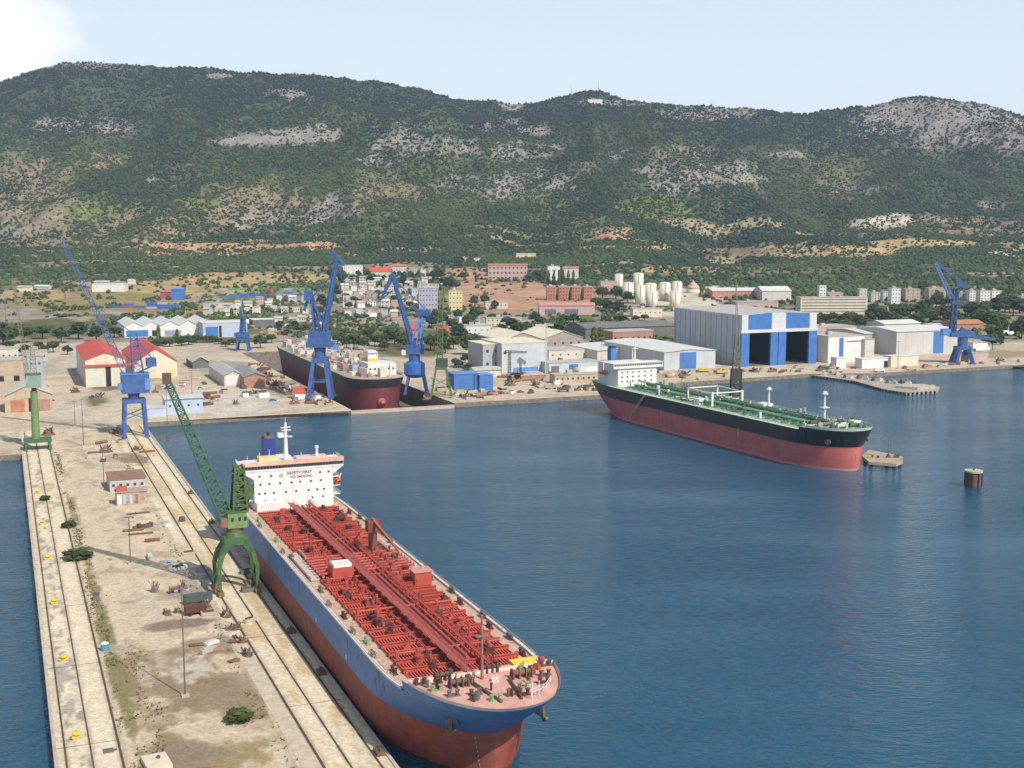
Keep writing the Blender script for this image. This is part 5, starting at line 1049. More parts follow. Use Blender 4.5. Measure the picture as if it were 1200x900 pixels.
cluster([(375, 400, 470, 'lower'), (384, 236, 292, 'single')], 'pale blocks between the trees near the warehouse', 'pale blocks near the warehouse', 6, 12, 4, 6) if 0 else None
cluster([(346, 402, 512, 'dense'), (336, 404, 500, 'packed')], 'houses under the vivid red roof', 'packed town houses', 5, 11, 4, 7)
cluster([(386, 560, 640, 'lower'), (378, 520, 560, 'upper')], 'the houses above the cream roofs', 'houses above the cream roofs', 6, 12, 4, 7)
cluster([(331, 402, 505, 'top'), (341, 400, 520, 'second'), (351, 402, 486, 'third'), (360, 402, 488, 'fourth'), (370, 404, 470, 'lowest')], 'the white town between the blue cranes', 'white town houses', 6, 15, 4, 8, winp=(2, 3))
cluster([(322, 482, 512, 'upper'),], 'houses right of the vivid red roof', 'upper houses', 6, 11, 5, 8)
cluster([(340, 20, 60, 'single'), (334, 90, 155, 'hillfoot')], 'buildings beside the left fields', 'low buildings at the hill foot', 10, 20, 2.5, 5, winp=(1, 4))
cluster([(306, 540, 560, 'slope'), ], 'the houses scattered on the wooded slope', 'slope houses', 5, 8, 3, 5)
# silos and dome
def silo(px, row, top, wpx, label):
    X, Y, z = ground(px, row); r_ = wpx/2/F*Y; h_ = ztop(Y, top)-z; t = E('silo', label, 'silo', (X, Y, z), 0, 'cream silos')
    c = MB(); c.tube((0, 0, -3), (0, 0, h_-1), r_, 20); c.build('tank', CRSI, t, True)
    c = MB(); c.tube((0, 0, h_-1), (0, 0, h_), r_*1.02, 20, r_*.9); c.tube((0, 0, h_), (0, 0, h_+r_*.12), r_*.9, 20, .3); c.build('cap', WROOF, t)
    c = MB(); c.bx(-.4, .4, -r_-.5, -r_-.1, 0, h_); c.build('ladder', GREY, t)
CRSI = pm((.68, .62, .50), .7, .08, .2, dirt=.25, dcol=(.5, .42, .32), streak=True)
for i, (px, row, tp, wp) in enumerate([(725, 342, 321, 10), (748, 342, 320, 12), (736, 353, 331, 13), (762, 352, 332, 14), (779, 352, 331, 13), (793, 354, 330, 12), (750, 356, 334, 12), (764, 361, 342, 14), (791, 360, 341, 13)]):
    silo(px, row, tp, wp, ['tall slim cream silo, left of the two tallest', 'tall slim cream silo, right of the two tallest', 'cream silo just below the two tall ones', 'wide cream silo in the centre of the back row', 'cream silo, second from right in the back row', 'cream silo at the right end of the back row', 'cream silo in front of the centre gap', 'front wide cream silo, left one on the sandy slope', 'front cream silo, right one on the sandy slope'][i])
Bd(704, 343, 722, 330, 14, 'pinkish plant building left of the cream silos', PWALL, FLATR, yaw=.05, win=(1, 3)); Bd(742, 372, 776, 362, 16, 'sandy low works hall below the silos', CREAM, FLATR, yaw=.1, win=(1, 6))
X, Y, z = ground(812, 343); t = E('domed_building', 'sandy domed building right of the silos', 'building', (X, Y, z), 0)
c = MB(); c.tube((0, 0, -3), (0, 0, 6), 9, 20); c.build('wall', CREAM, t, True); c = MB(); c.tube((0, 0, 6), (0, 0, 10), 9.6, 20, 7); c.tube((0, 0, 10), (0, 0, 14), 7, 20, 2.6); c.tube((0, 0, 14), (0, 0, 17), 2.6, 12, .4); c.build('dome', pm((.55, .40, .30), .8, .15, .3), t, True)
# containers
CCOL = {'blue': (.04, .13, .42), 'red': (.38, .07, .06), 'green': (.10, .32, .12), 'grey': (.38, .36, .42), 'teal': (.05, .20, .30)}
cproto = {}
for cn, cc in CCOL.items():
    t = E('shipping_container', 'x', 'container', (0, 0, -50), 0, 'shipping containers in the storage field'); c = MB(); c.bx(-6, 6, -1.25, 1.25, .05, 2.6)
    for k in range(20): c.bx(-5.7+k*.6-.12, -5.7+k*.6+.12, -1.29, -1.25, .2, 2.45)
    c.build('box', pm(cc, .6, .15, .5), t); c = MB(); c.bx(5.98, 6.06, -1.1, 1.1, .2, 2.4); c.build('door', pm(tuple(x*.8 for x in cc), .6, .15, .5), t); cproto[cn] = [t, False]
def container(X, Y, z, yaw, cn, label):
    p = cproto[cn]
    if not p[1]: p[1] = True; p[0].location = (X, Y, z); p[0].rotation_euler = (0, 0, yaw); p[0]['label'] = label
    else: dup(p[0], (X, Y, z), yaw, label)
ci = {}
for (row, p0, p1, hi, pal, nm) in [(361, 138, 176, 2, ['blue', 'blue', 'red', 'blue'], 'lower left row'), (362, 178, 215, 3, ['blue', 'blue', 'blue', 'grey'], 'row beside the blue shed'), (349, 262, 322, 2, ['blue', 'blue', 'teal', 'red'], 'front of the upper row'), (347, 326, 366, 2, ['teal', 'blue', 'red', 'grey'], 'right end of the upper row'), (340, 262, 360, 1, ['green', 'red', 'green', 'grey', 'red'], 'back row on the brown field')]:
    px = p0; i = 0
    while px < p1:
        X, Y, z = ground(px, row); L_ = 12.6/Y*F
        for lv in range(random.randint(max(1, hi-1), hi)):
            cn = random.choice(pal); container(X, Y, z+lv*2.62, .04, cn, '%s container, %s stack from left, %s layer, %s' % (cn, nth[i], ('bottom', 'middle', 'top')[lv], nm))
        px += L_+.4; i += 1
for cn, p in cproto.items():
    if not p[1]:
        for ch in list(p[0].children): bpy.data.objects.remove(ch)
        bpy.data.objects.remove(p[0])
Bd(201, 352, 215, 339, 14, 'bright blue shed on the brown field above the warehouses', BDOOR, LBLUE, 'gablex', 2, yaw=.05); Bd(188, 350, 200, 342, 12, 'dull red shed left of the bright blue shed', pm((.36, .09, .09), .7, .2, .3), pm((.4, .12, .12), .7, .2, .3), 'gablex', 2, yaw=.05)
Bd(108, 342, 146, 333, 20, 'white sheds in a row at the far edge of the brown field', WHITE, WROOF, 'flat', yaw=.05)

# ---------------------------------------------------------------- trees
def crown_mesh(seed, tall=False, dark=False):
    r = random.Random(seed); V_ = []; Fc = []; C_ = []
    base = [(0, 0, 1), (1, 0, .35), (.31, .95, .42), (-.81, .59, .3), (-.81, -.59, .45), (.31, -.95, .36), (.7, .2, -.6), (-.5, .6, -.6), (-.2, -.8, -.6)]
    fc = [(0, 1, 2), (0, 2, 3), (0, 3, 4), (0, 4, 5), (0, 5, 1), (1, 6, 2), (2, 7, 3), (3, 7, 4), (4, 8, 5), (5, 8, 1), (2, 6, 7), (5, 8, 6), (6, 8, 7), (1, 6, 8)]
    tone = r.uniform(.95, 1.5)
    for i in range(46):
        a = r.uniform(0, 6.28); e = math.asin(r.uniform(-.6, 1)); R_ = r.uniform(.45, 1)
        if tall: zc = r.random(); rad = .9*(1-zc)**.6*.8+.05; cx, cy, cz = math.cos(a)*rad*.5*R_, math.sin(a)*rad*.5*R_, .1+zc*.86; s_ = r.uniform(.10, .17)
        else: cx, cy, cz = math.cos(a)*math.cos(e)*R_*.42, math.sin(a)*math.cos(e)*R_*.42, .55+math.sin(e)*R_*.34; s_ = r.uniform(.11, .2)
        n = len(V_); col = r.uniform(.6, 1.5)*tone; q = r.uniform(0, 6.28); cq, sq = math.cos(q), math.sin(q)
        for (x, y, z) in base:
            k = s_*r.uniform(.7, 1.3); V_.append((cx+(x*cq-y*sq)*k, cy+(x*sq+y*cq)*k, cz+z*k*.85)); 
            C_.append((.048*col, .064*col, .020*col) if not dark else (.026*col, .044*col, .022*col))
        Fc += [tuple(n+j for j in f) for f in fc]
    for i in range(170):
        a = r.uniform(0, 6.28); e = math.asin(r.uniform(-.5, 1)); R_ = r.uniform(.95, 1.18)
        if tall: zc = r.random(); rad = .9*(1-zc)**.6*.8+.08; cx, cy, cz = math.cos(a)*rad*.58, math.sin(a)*rad*.58, .1+zc*.92
        else: cx, cy, cz = math.cos(a)*math.cos(e)*R_*.52, math.sin(a)*math.cos(e)*R_*.52, .55+math.sin(e)*R_*.42
        n = len(V_); col = r.uniform(.7, 1.8); 
        for j in range(3): V_.append((cx+r.uniform(-.045, .045), cy+r.uniform(-.045, .045), cz+r.uniform(-.035, .045))); C_.append((.055*col, .078*col, .022*col))
        Fc.append((n, n+1, n+2))
    return V_, Fc, C_
LEAF = pm((.1, .1, .1), .8, .2, 3, vattr='col', spec=.2)
tproto = []
for i in range(6):
    V_, Fc, C_ = crown_mesh(100+i, tall=i >= 4, dark=i % 2 == 1); me = bpy.data.meshes.new('crown'); me.from_pydata(V_, [], Fc); me.update(); me.materials.append(LEAF); set_cols(me, C_)
    tm = MB(); tm.tube((0, 0, -.25), (0, 0, .45), .05, 7, .03)
    for a in range(3): tm.tube((0, 0, .3), (math.cos(a*2.1)*.25, math.sin(a*2.1)*.25, .62), .025, 5, .01)
    tme = bpy.data.meshes.new('trunk'); tme.from_pydata(tm.v, [], tm.f); tme.update(); tme.materials.append(BARK); tproto.append((me, tme))
def tree(px, row, wpx, hpx, label, kind=0, group=None, cat='tree', name=None):
    X, Y, z = ground(px, row); s_ = wpx/F*Y; h_ = hpx/F*Y
    t = E(name or ('cypress_tree' if kind >= 4 else 'broadleaf_tree'), label, cat, (X, Y, z), random.uniform(0, 6), group); t.scale = (s_, s_, h_*1.02)
    for me_, nm in zip(tproto[kind], ('crown', 'trunk')):
        o = bpy.data.objects.new(nm, me_); COL.objects.link(o); o.parent = t
        if cat == 'bush' and nm == 'crown': o.location = (0, 0, -.30); o.scale = (1.05, 1.05, 1.12)
def belt(lst, where, grp):
    for i, (px, row, w_, h_) in enumerate(sorted(lst)):
        k = random.choice([4, 5]) if h_ > w_*1.5 else random.randrange(4)
        tree(px, row, w_, h_, '%s tree, %s from left among %s' % (['round green', 'dark round', 'leafy green', 'dark dense', 'narrow upright', 'narrow dark'][k], nth[i], where), k, grp)
def rnd(n, x0, x1, r0, r1, w0, w1, f=(.7, 1.0), seed=0):
    r = random.Random(seed+n); o = []
    for i in range(n): w_ = r.uniform(w0, w1); o.append((x0+(x1-x0)*(i+r.uniform(.1, .9))/n, r.uniform(r0, r1), w_, w_*r.uniform(*f)))
    return o
belt([(4, 404, 34, 26), (28, 402, 26, 22), (50, 398, 20, 18), (72, 402, 20, 19), (92, 398, 22, 20), (113, 400, 20, 18), (134, 396, 18, 14)]+rnd(7, 0, 84, 408, 428, 12, 18, seed=1), 'the dark trees left of the red roofed hall', 'trees left of the red roofs')
belt(rnd(15, 172, 290, 401, 407, 10, 15, (.5, .7), 2)+[(186, 402, 8, 20), (208, 402, 7, 16)], 'the green belt before the white warehouse', 'belt before the white warehouse')
belt([(305, 408, 16, 16), (318, 402, 12, 11)]+rnd(6, 325, 372, 384, 392, 8, 12, seed=3), 'the trees left of the dry dock', 'trees left of the dock')
belt(rnd(14, 392, 478, 398, 412, 12, 20, (.8, 1.2), 4)+rnd(9, 500, 560, 398, 416, 14, 22, (.9, 1.3), 5)+rnd(7, 500, 560, 374, 390, 12, 18, (.9, 1.2), 6), 'the thick trees behind the dry dock', 'trees behind the dry dock')
belt(rnd(7, 530, 570, 418, 436, 10, 15, seed=7)+[(605, 447, 17, 11), (613, 445, 12, 9)], 'the trees around the blue box sheds', 'trees at the blue sheds')
belt(rnd(9, 372, 402, 325, 372, 9, 14, (.8, 1.4), 8)+rnd(32, 400, 512, 322, 374, 7, 11, seed=9), 'the white town trees', 'town trees')
belt(rnd(8, 510, 545, 312, 345, 10, 16, (.8, 1.2), 10)+[(556, 360, 10, 14), (568, 358, 11, 13), (580, 362, 10, 10)], 'the trees around the red earth slope', 'trees at the red earth')
belt(rnd(15, 575, 690, 378, 390, 12, 18, (.6, .9), 11), 'the green scrub trees above the twin cream roofs', 'scrub trees above the cream roofs')
belt([(x, 334, 6, 17) for x in (643, 649, 655, 660, 666, 672)]+[(x, 353, 5, 15) for x in (653, 668, 682)]+[(629, 326, 12, 10), (620, 330, 12, 10), (681, 326, 10, 11)], 'the cypresses around the terracotta blocks', 'cypresses at the terracotta blocks')
belt(rnd(9, 695, 738, 350, 366, 12, 18, (.8, 1.1), 12)+rnd(6, 700, 780, 374, 384, 10, 15, (.6, .8), 13), 'the trees left of the silos', 'trees left of the silos')
belt([(696, 412, 16, 28), (704, 406, 14, 22), (728, 406, 11, 10), (764, 404, 10, 9)], 'the trees around the brick workshop', 'trees at the brick workshop')
belt(rnd(14, 950, 1025, 376, 388, 10, 16, (.7, 1.0), 14), 'the olive trees right above the white annex', 'trees above the white annex')
belt(rnd(22, 1022, 1130, 362, 386, 12, 20, (.8, 1.3), 15)+rnd(6, 1080, 1125, 345, 362, 9, 14, (.9, 1.2), 16), 'the grove behind the quay sheds', 'grove behind the quay sheds')
belt(rnd(22, 1132, 1210, 362, 402, 13, 22, (.8, 1.4), 17)+[(1163, 410, 14, 20), (1172, 404, 12, 22), (1155, 408, 12, 14)], 'the grove at the far right', 'grove at the far right')
tree(1050, 415, 17, 17, 'single bright green tree in front of the grey quay shed', 2)
tree(935, 362, 9, 13, 'single dark tree left of the long apartment slab', 1)
belt(rnd(10, 820, 935, 358, 368, 6, 10, seed=18), 'the small trees around the white depots', 'trees at the depots')

# ---------------------------------------------------------------- pier and quay objects
def at(v, w, z=2.6): return (*S(v, w), z)
bp_ = None
for (px, row, s_, lb) in [(44, 579, 1.0, 'yellow mooring bollard on the left apron, farthest one, next to a dark bush'), (50, 615, 1.0, 'yellow mooring bollard on the left apron, second farthest'), (56, 656, 1.0, 'yellow mooring bollard on the left apron across from the large green bush'), (64, 708, 1.0, 'yellow mooring bollard on the left apron with rusty side, third nearest'), (75, 775, 1.0, 'wide yellow mooring bollard on the left apron across from the blue white barrel'), (90, 866, 1.0, 'nearest and largest looking yellow mooring bollard on the left apron')]:
    X, Y = G(px, row)
    if bp_ is None:
        bp_ = E('mooring_bollard', lb, 'bollard', (X, Y, 2.5), YAW, 'yellow bollards along the left apron'); bp_.scale = (.75,)*3
        c = MB(); c.tube((0, 0, 0), (0, 0, .35), 1.5, 14, 1.35); c.build('base', CONC, bp_)
        c = MB(); c.tube((0, 0, .35), (0, 0, 1.4), .75, 14, .7); c.build('post', YEL, bp_); c = MB(); c.tube((0, 0, 1.4), (0, 0, 1.75), 1.15, 14, 1.25); c.tube((0, 0, 1.75), (0, 0, 2.05), 1.25, 14, .8); c.bx(-1.5, 1.2, -.5, .5, .5, 1.1); c.build('cap', pm((.66, .50, .06), .6, .2, .8), bp_)
    else: dup(bp_, (X, Y, 2.5), YAW+random.uniform(-.5, .5), lb, (.75,)*3)
for px, row, w_, h_, lb in ((90, 655, 33, 15, 'large dark green bush beside the left apron rail'), (81, 618, 17, 10, 'small round green bush beside the left apron rail'), (53, 586, 12, 7, 'small dark bush next to the farthest yellow bollard'), (281, 846, 33, 22, 'olive green bush on the bare earth near the bottom of the pier'), (52, 470, 16, 22, 'green bush against the right end of the grey brown shed'), (12, 480, 14, 12, 'green bush against the left end of the grey brown shed')):
    tree(px, row, w_, h_, lb, 2 if row != 846 else 0, None, 'bush', 'bush')
# weeds along the kerb: stuff
wv = []; wf = []
r = random.Random(5)
for i in range(2600):
    v, w = (r.gauss(19.5, .9), r.uniform(125, 590)) if i < 1500 else ((r.gauss(24, 2), r.uniform(120, 300)) if i < 2100 else (r.gauss(46.5, .8), r.uniform(120, 560)))
    if fbm(np.array([v/3.]), np.array([w/9.]), 8, 3)[0] < .5: continue
    x, y = S(v, w); n = len(wv)
    for k in range(3):
        a = r.uniform(0, 6.3); hh = r.uniform(.15, .5); q = r.uniform(.1, .35); n = len(wv); wv += [(x, y, 2.5), (x+math.cos(a)*q, y+math.sin(a)*q, 2.5), (x+math.cos(a)*q*1.4, y+math.sin(a)*q*1.4, 2.5+hh), (x+math.cos(a+1)*q, y+math.sin(a+1)*q, 2.5+hh*.8)]; wf += [(n, n+1, n+2), (n, n+2, n+3)]
me = bpy.data.meshes.new('weeds'); me.from_pydata(wv, [], wf); me.update(); me.materials.append(pm((.13, .12, .045), .9, .4, .8)); o = bpy.data.objects.new('weeds', me); COL.objects.link(o); o['kind'] = 'stuff'; tag(o, 'dry olive weeds growing along the kerbs of the pier', 'weeds')
# lamp masts
def lamp(px, row, top, label):
    X, Y = G(px, row); h_ = ztop(Y, top)-2.5; t = E('lamp_mast', label, 'lamp post', (X, Y, 2.5), YAW, 'tall lamp masts')
    MB().bx(-.8, .8, -.8, .8, 0, .5).build('footing', CONC, t); c = MB(); c.tube((0, 0, .5), (0, 0, h_), .2, 8, .11); c.build('pole', pm((.15, .12, .09), .7, .2, 1), t)
    c = MB(); c.bx(-1.3, 1.3, -.1, .1, h_-.1, h_+.1); c.build('cross_arm', DGREY, t)
    for x in (-1.2, 1.2): MB().bx(x-.35, x+.35, -.5, .1, h_-.4, h_-.12).build('lamp_head', GREY, t)
for a in [(217, 816, 690, 'nearest tall lamp mast on the bare earth'), (98, 523, 468, 'tall lamp mast in the middle of the pier root'), (88, 500, 470, 'shorter lamp mast beside the road left of the pier root mast'), (153, 661, 606, 'lamp mast in the sandy square below the brown roofed hut'), (122, 573, 526, 'lamp mast just left of the brown roofed hut'), (225, 464, 434, 'lamp mast behind the pale blue box shed'), (8, 400, 350, 'lamp mast at the left edge above the trees'), (340, 420, 380, 'lamp mast left of the dry dock ship'), (705, 440, 395, 'lamp mast left of the black tanker funnel'), (800, 446, 410, 'lamp mast on the quay behind the green tanker deck'), (1052, 432, 400, 'lamp mast on the right quay')]: lamp(*a)
# hut and cabin
Bd(129, 577, 171, 563, 16, 'low hut with rusty brown flat roof on the pier', pm((.42, .40, .40), .8, .2, .5), pm((.26, .14, .10), .8, .25, .3), 'flat', win=(1, 5), ws=1.0)
t, w, h = Bd(137, 593, 173, 578, 6, 'rusty and white patched cabin row in front of the brown roofed hut', pm((.40, .30, .27), .8, .3, .6, dirt=.8, dcol=(.22, .07, .04), dsc=.5), pm((.35, .28, .24), .8, .3, .8), 'flat', door=[(.02, .16, .05, .85, WHITE, 'door'), (.22, .3, .1, .8, WBLUE, 'panel'), (.42, .5, .1, .8, WBLUE, 'panel'), (.62, .7, .1, .8, pm((.33, .12, .08), .8, .2, 1), 'panel')])
MB().bx(0, w*.35, 0, 3, h+.5, h+2).build('roof_box', pm((.42, .10, .07), .7, .2, 1), t)
# scrap heaps: each one welded-looking pile
def scrap(px, row, rad, hgt, label, mat=SCRAP, cat='scrap pile', name='scrap_pile', seed=0, n=22, group=None):
    r = random.Random(seed+int(px*7+row)); X, Y = G(px, row); t = E(name, label, cat, (X, Y, 2.5), r.uniform(0, 3), group)
    c = MB(); k = 12; P = [(math.cos(i*6.283/k)*rad*r.uniform(.6, .9), math.sin(i*6.283/k)*rad*.6*r.uniform(.6, .9), 0) for i in range(k)]+[(math.cos(i*6.283/k)*rad*.4, math.sin(i*6.283/k)*rad*.3, hgt*r.uniform(.4, .7)) for i in range(k)]+[(0, 0, hgt*.75)]
    c.add(P, [(i, (i+1) % k, (i+1) % k+k, i+k) for i in range(k)]+[(i+k, (i+1) % k+k, 2*k) for i in range(k)]); c.build('heap', mat, t)
    for q, m_ in enumerate((SCRAP, RUST, CONC)):
        c = MB()
        for i in range(n//3):
            x, y = r.uniform(-.4, .4)*rad, r.uniform(-.2, .2)*rad; z = hgt*.15; c.beam((x, y, z), (x+r.uniform(-1, 1)*rad*.5, y+r.uniform(-1, 1)*rad*.4, z+r.uniform(.3, 1)*hgt), r.uniform(.08, .2)*rad*.8, r.uniform(.04, .12)*rad)
        c.build(('girders', 'plates', 'rubble')[q], m_, t)
for a in [(123, 530, 4.5, 3.2, 'dark scrap heap below the blue crane on the pier root', SCRAP), (160, 529, 3.5, 2.6, 'round dark scrap heap right of the larger heap at the pier root', SCRAP), (135, 508, 4, 2.6, 'brown pile of rubble left of the legs of the blue crane', RUST), (57, 510, 5, 4, 'reddish brown scrap heap right of the green column crane', RUST), (181, 694, 1.8, 3.0, 'small black upright scrap bundle on the pier', DGREY), (215, 688, 1.6, 2.0, 'dark scrap bundle behind the red spool', DGREY),
          (196, 720, 2.4, 1.5, 'low brown scrap heap at the left end of the scrap row', RUST), (208, 718, 1.6, 1.7, 'small dark scrap heap second in the scrap row', SCRAP), (265, 722, 3.0, 2.2, 'brown scrap heap at the left foot of the green crane', RUST), (274, 737, 3.0, 1.8, 'brown scrap heap below the left foot of the green crane', SCRAP), (281, 752, 2.8, 1.6, 'scrap heap in the middle of the line beside the rail', RUST), (290, 768, 2.8, 2.0, 'nearest dark scrap heap beside the right apron rail', SCRAP), (243, 712, 1.8, 2.2, 'reddish scrap heap right of the parked dark truck', RUST),
          (88, 460, 5, 3, 'dark brown heap beside the road corner', SCRAP), (112, 466, 6, 2.5, 'dark long heap left of the cream hall forecourt', SCRAP),
          (300, 432, 6, 4, 'dark scrap heap left of the dock beside the small crane', SCRAP), (314, 443, 6, 4, 'grey scrap heap halfway along the left dock side', SCRAP), (326, 452, 7, 4, 'dark machine scrap along the left dock side', SCRAP), (338, 462, 6, 3, 'scrap heap near the white hut', RUST), (277, 474, 3, 3, 'small black heap at the end of the yard track', DGREY), (300, 463, 8, 3, 'wide grey stack of plates in the yard', GREY), (292, 448, 9, 3, 'pile of grey plates behind the shed', GREY), (345, 473, 5, 3, 'brown pile on the quay left of the dock gate', RUST), (385, 473, 5, 2.5, 'colourful brown pile at the dock corner', RUST), (362, 472, 5, 3, 'rusty tangle at the foot of the double-jib crane', SCRAP),
          (598, 452, 6, 3, 'red brown scrap heap right of the blue box sheds', RUST), (628, 452, 6, 4, 'dark heap beside the low stores on the quay', SCRAP), (500, 468, 5, 3, 'pale brown pile at the right corner of the dry dock', RUST), (545, 464, 5, 2, 'low heap in front of the blue box sheds', CONC), (680, 456, 6, 2, 'sandy rubble heap on the quay left of the black tanker', CONC),
          (802, 440, 8, 3, 'dark red heap on the quay behind the tanker', RUST), (845, 437, 7, 3, 'rust red scrap before the left hangar wall', RUST), (885, 436, 5, 3, 'dark scrap in front of the left hangar doorway', SCRAP), (903, 436, 4, 3, 'small reddish scrap before the hangar middle pillars', RUST), (1172, 424, 6, 3, 'rusty red heap at the right quay', RUST), (960, 435, 4, 2, 'brown heap at the root of the jetty', RUST)]: scrap(*a)
# red spool, truck, tank, slabs
X, Y = G(205, 695); t = E('cable_spool', 'red cable spool on its side among the pier scrap', 'spool', (X, Y, 2.5), .4)
c = MB(); c.tube((-1.4, 0, 1.1), (1.4, 0, 1.1), .6, 12); c.build('drum', SCRAP, t)
for x in (-1.4, 1.4): MB().tube((x-.1, 0, 1.1), (x+.1, 0, 1.1), 1.1, 16).build('flange', pm((.42, .06, .06), .6, .2, 1), t)
X, Y = G(123, 762); t = E('water_tank', 'small blue barrel tank with white lid by the left apron kerb', 'tank', (X, Y, 2.5), 0); c = MB(); c.tube((0, 0, 0), (0, 0, 1.7), .95, 16); c.build('barrel', pm((.08, .25, .38), .5, .1, 1), t); c = MB(); c.tube((0, 0, 1.7), (0, 0, 2.1), 1.0, 16, .5); c.build('lid', WHITE, t)
X, Y = G(127, 880); t = E('manhole', 'dark square open pit cover on the left apron', 'pit', (X, Y, 2.5), YAW); c = MB(); c.bx(-1, 1, -1.1, 1.1, 0, .12); c.build('cover', DGREY, t); c = MB(); c.bx(1.05, 1.6, -.3, .3, 0, .2); c.build('hinge', SCRAP, t)
X, Y = G(182, 893); t = E('concrete_slab', 'cream concrete slab box at the bottom edge of the pier', 'slab', (X, Y, 2.5), YAW+.1); c = MB(); c.bx(-2.4, 2.2, -5, 1.5, 0, 1.1); c.build('block', pm((.60, .54, .40), .9, .12, .6), t); c = MB(); c.tube((.4, -1, 1.1), (.4, -1, 1.6), .35, 10); c.build('cap', SCRAP, t)
X, Y = G(113, 703); t = E('crate', 'dark crate standing by the kerb right of the left apron', 'crate', (X, Y, 2.5), .3); c = MB(); c.bx(-.8, .8, -.8, .8, 0, 1.7); c.build('box', DGREY, t); c = MB(); c.bx(-.9, .9, -.9, .9, 1.7, 1.85); c.build('lid', SCRAP, t)
for i, (px, row, dw) in enumerate([(289, 672, 'the rear one between the green crane legs'), (291, 693, 'the front one between the green crane legs')]):
    X, Y = G(px, row); t = E('steel_bin', 'dark open steel bin on the apron, '+dw, 'bin', (X, Y, 2.5), YAW, 'steel bins under the green crane'); c = MB(); 
    for q in ((-1.9, 1.9, -1.1, -1.0), (-1.9, 1.9, 1.0, 1.1), (-1.9, -1.8, -1.1, 1.1), (1.8, 1.9, -1.1, 1.1)): c.bx(*q, 0, 1.3)
    c.bx(-1.8, 1.8, -1, 1, .05, .4); c.build('box', DGREY, t); c = MB(); c.bx(-2.0, 2.0, -1.2, -1.0, 1.3, 1.4); c.build('rim', SCRAP, t)
for px, row, l_, lb in ((330, 742, 0, 'rusty fender block at the right kerb, farther one'), (370, 790, 0, 'rusty fender block with white patch at the right kerb, middle one'), (438, 884, 0, 'rusty fender block at the right kerb, nearest one'), (228, 578, 0, 'rusty fender block at the right kerb near the pier root'), (254, 612, 0, 'rusty fender block at the right kerb behind the green crane')):
    v, w = Sinv(*G(px, row)); v = 63.7; t = E('fender_block', lb, 'fender', at(v, w, 2.5), YAW, 'fender blocks on the right kerb'); c = MB(); c.bx(-.9, .8, -1.5, 1.5, .02, .8); c.build('block', RUST, t); c = MB(); c.tube((0, -.7, .8), (0, -.7, 1.4), .3, 8); c.tube((0, .7, .8), (0, .7, 1.4), .3, 8); c.build('twin_posts', SCRAP, t)
for px, row, a_, lb in ((200, 660, .5, 'grey steel plate lying on the sandy ground'), (165, 626, 0, 'long dark beam lying on the sand below the hut'), (162, 602, .1, 'greenish plate lying behind the hut lamp mast')):
    X, Y = G(px, row); t = E('steel_plate', lb, 'steel plate', (X, Y, 2.5), YAW+a_); c = MB(); c.bx(-1.3, 1.3, -4, 4, .02, .35) if a_ == .5 else c.bx(-4, 4, -.6, .6, .02, .4); c.build('plate', GREY if a_ == .5 else SCRAP, t); c = MB(); c.bx(-1, -.7, -1, .5, .35, .6); c.build('lug', SCRAP, t)
# vehicles
def truck(px, row, yaw, colr, label, L_=7.5):
    X, Y = G(px, row); t = E('parked_truck', label, 'truck', (X, Y, 2.5), yaw, 'trucks around the yard'); b = pm(colr, .5, .15, .5)
    MB().bx(-L_/2, L_/2-2, -1.2, 1.2, .9, 2.8).build('cargo_box', b, t); c = MB(); c.bx(L_/2-1.9, L_/2, -1.15, 1.15, .6, 2.5); q = c.build('cab', b, t); MB().bx(L_/2, L_/2+.05, -1, 1, 1.5, 2.2).build('windscreen', GLASS, q)
    for x in (-L_/2+1.2, L_/2-1.1):
        for y in (-1.15, 1.15): MB().tube((x, y-.15, .5), (x, y+.15, .5), .5, 12).build('wheel', DARK, t)
def car(px, row, yaw, colr, label, bproto={}):
    X, Y = G(px, row); k = colr
    if k in bproto: return dup(bproto[k], (X, Y, 2.5), yaw, label)
    t = E('parked_car', label, 'car', (X, Y, 2.5), yaw, 'cars parked around the yard'); bproto[k] = t
    c = MB(); c.bx(-2.1, 2.1, -.88, .88, .35, .85); c.build('body', pm(colr, .35, .05, 1), t); c = MB(); c.add([(-1.7, -.8, .85), (1.1, -.8, .85), (1.1, .8, .85), (-1.7, .8, .85), (-1.3, -.68, 1.4), (.5, -.68, 1.4), (.5, .68, 1.4), (-1.3, .68, 1.4)], [(0, 1, 5, 4), (1, 2, 6, 5), (2, 3, 7, 6), (3, 0, 4, 7), (4, 5, 6, 7)]); c.build('cabin', GLASS, t)
    for x in (-1.3, 1.3):
        for y in (-.85, .85): MB().tube((x, y-.1, .33), (x, y+.1, .33), .33, 10).build('wheel', DARK, t)
truck(232, 707, YAW+.2, (.07, .09, .08), 'dark green truck parked beside the scrap row on the pier'); truck(229, 720, YAW+.1, (.12, .04, .03), 'dark red truck parked in front of the dark green truck', 5.5)
truck(660, 459, .1, (.10, .09, .10), 'dark truck on the quay below the grey hall'); truck(645, 456, .2, (.35, .30, .25), 'sandy truck left of the dark quay truck'); truck(690, 456, 0, (.12, .09, .08), 'brown truck on the quay farther right'); truck(825, 436, 0, (.55, .42, .06), 'yellow truck before the long low shed'); truck(845, 438, .4, (.5, .4, .1), 'yellow truck near the hangar corner'); truck(786, 440, 0, (.6, .35, .1), 'orange truck behind the tanker bridge', 9); truck(1030, 436, .2, (.6, .6, .58), 'white truck at the jetty root'); truck(985, 436, 1.2, (.55, .56, .6), 'pale truck beside the tall white cabin'); truck(541, 462, 0, (.55, .38, .05), 'yellow truck in front of the blue box sheds', 6); truck(300, 430, -.6, (.6, .27, .04), 'orange mobile truck beside the dry dock', 14); truck(1068, 434, .1, (.5, .42, .3), 'sandy truck on the right quay')
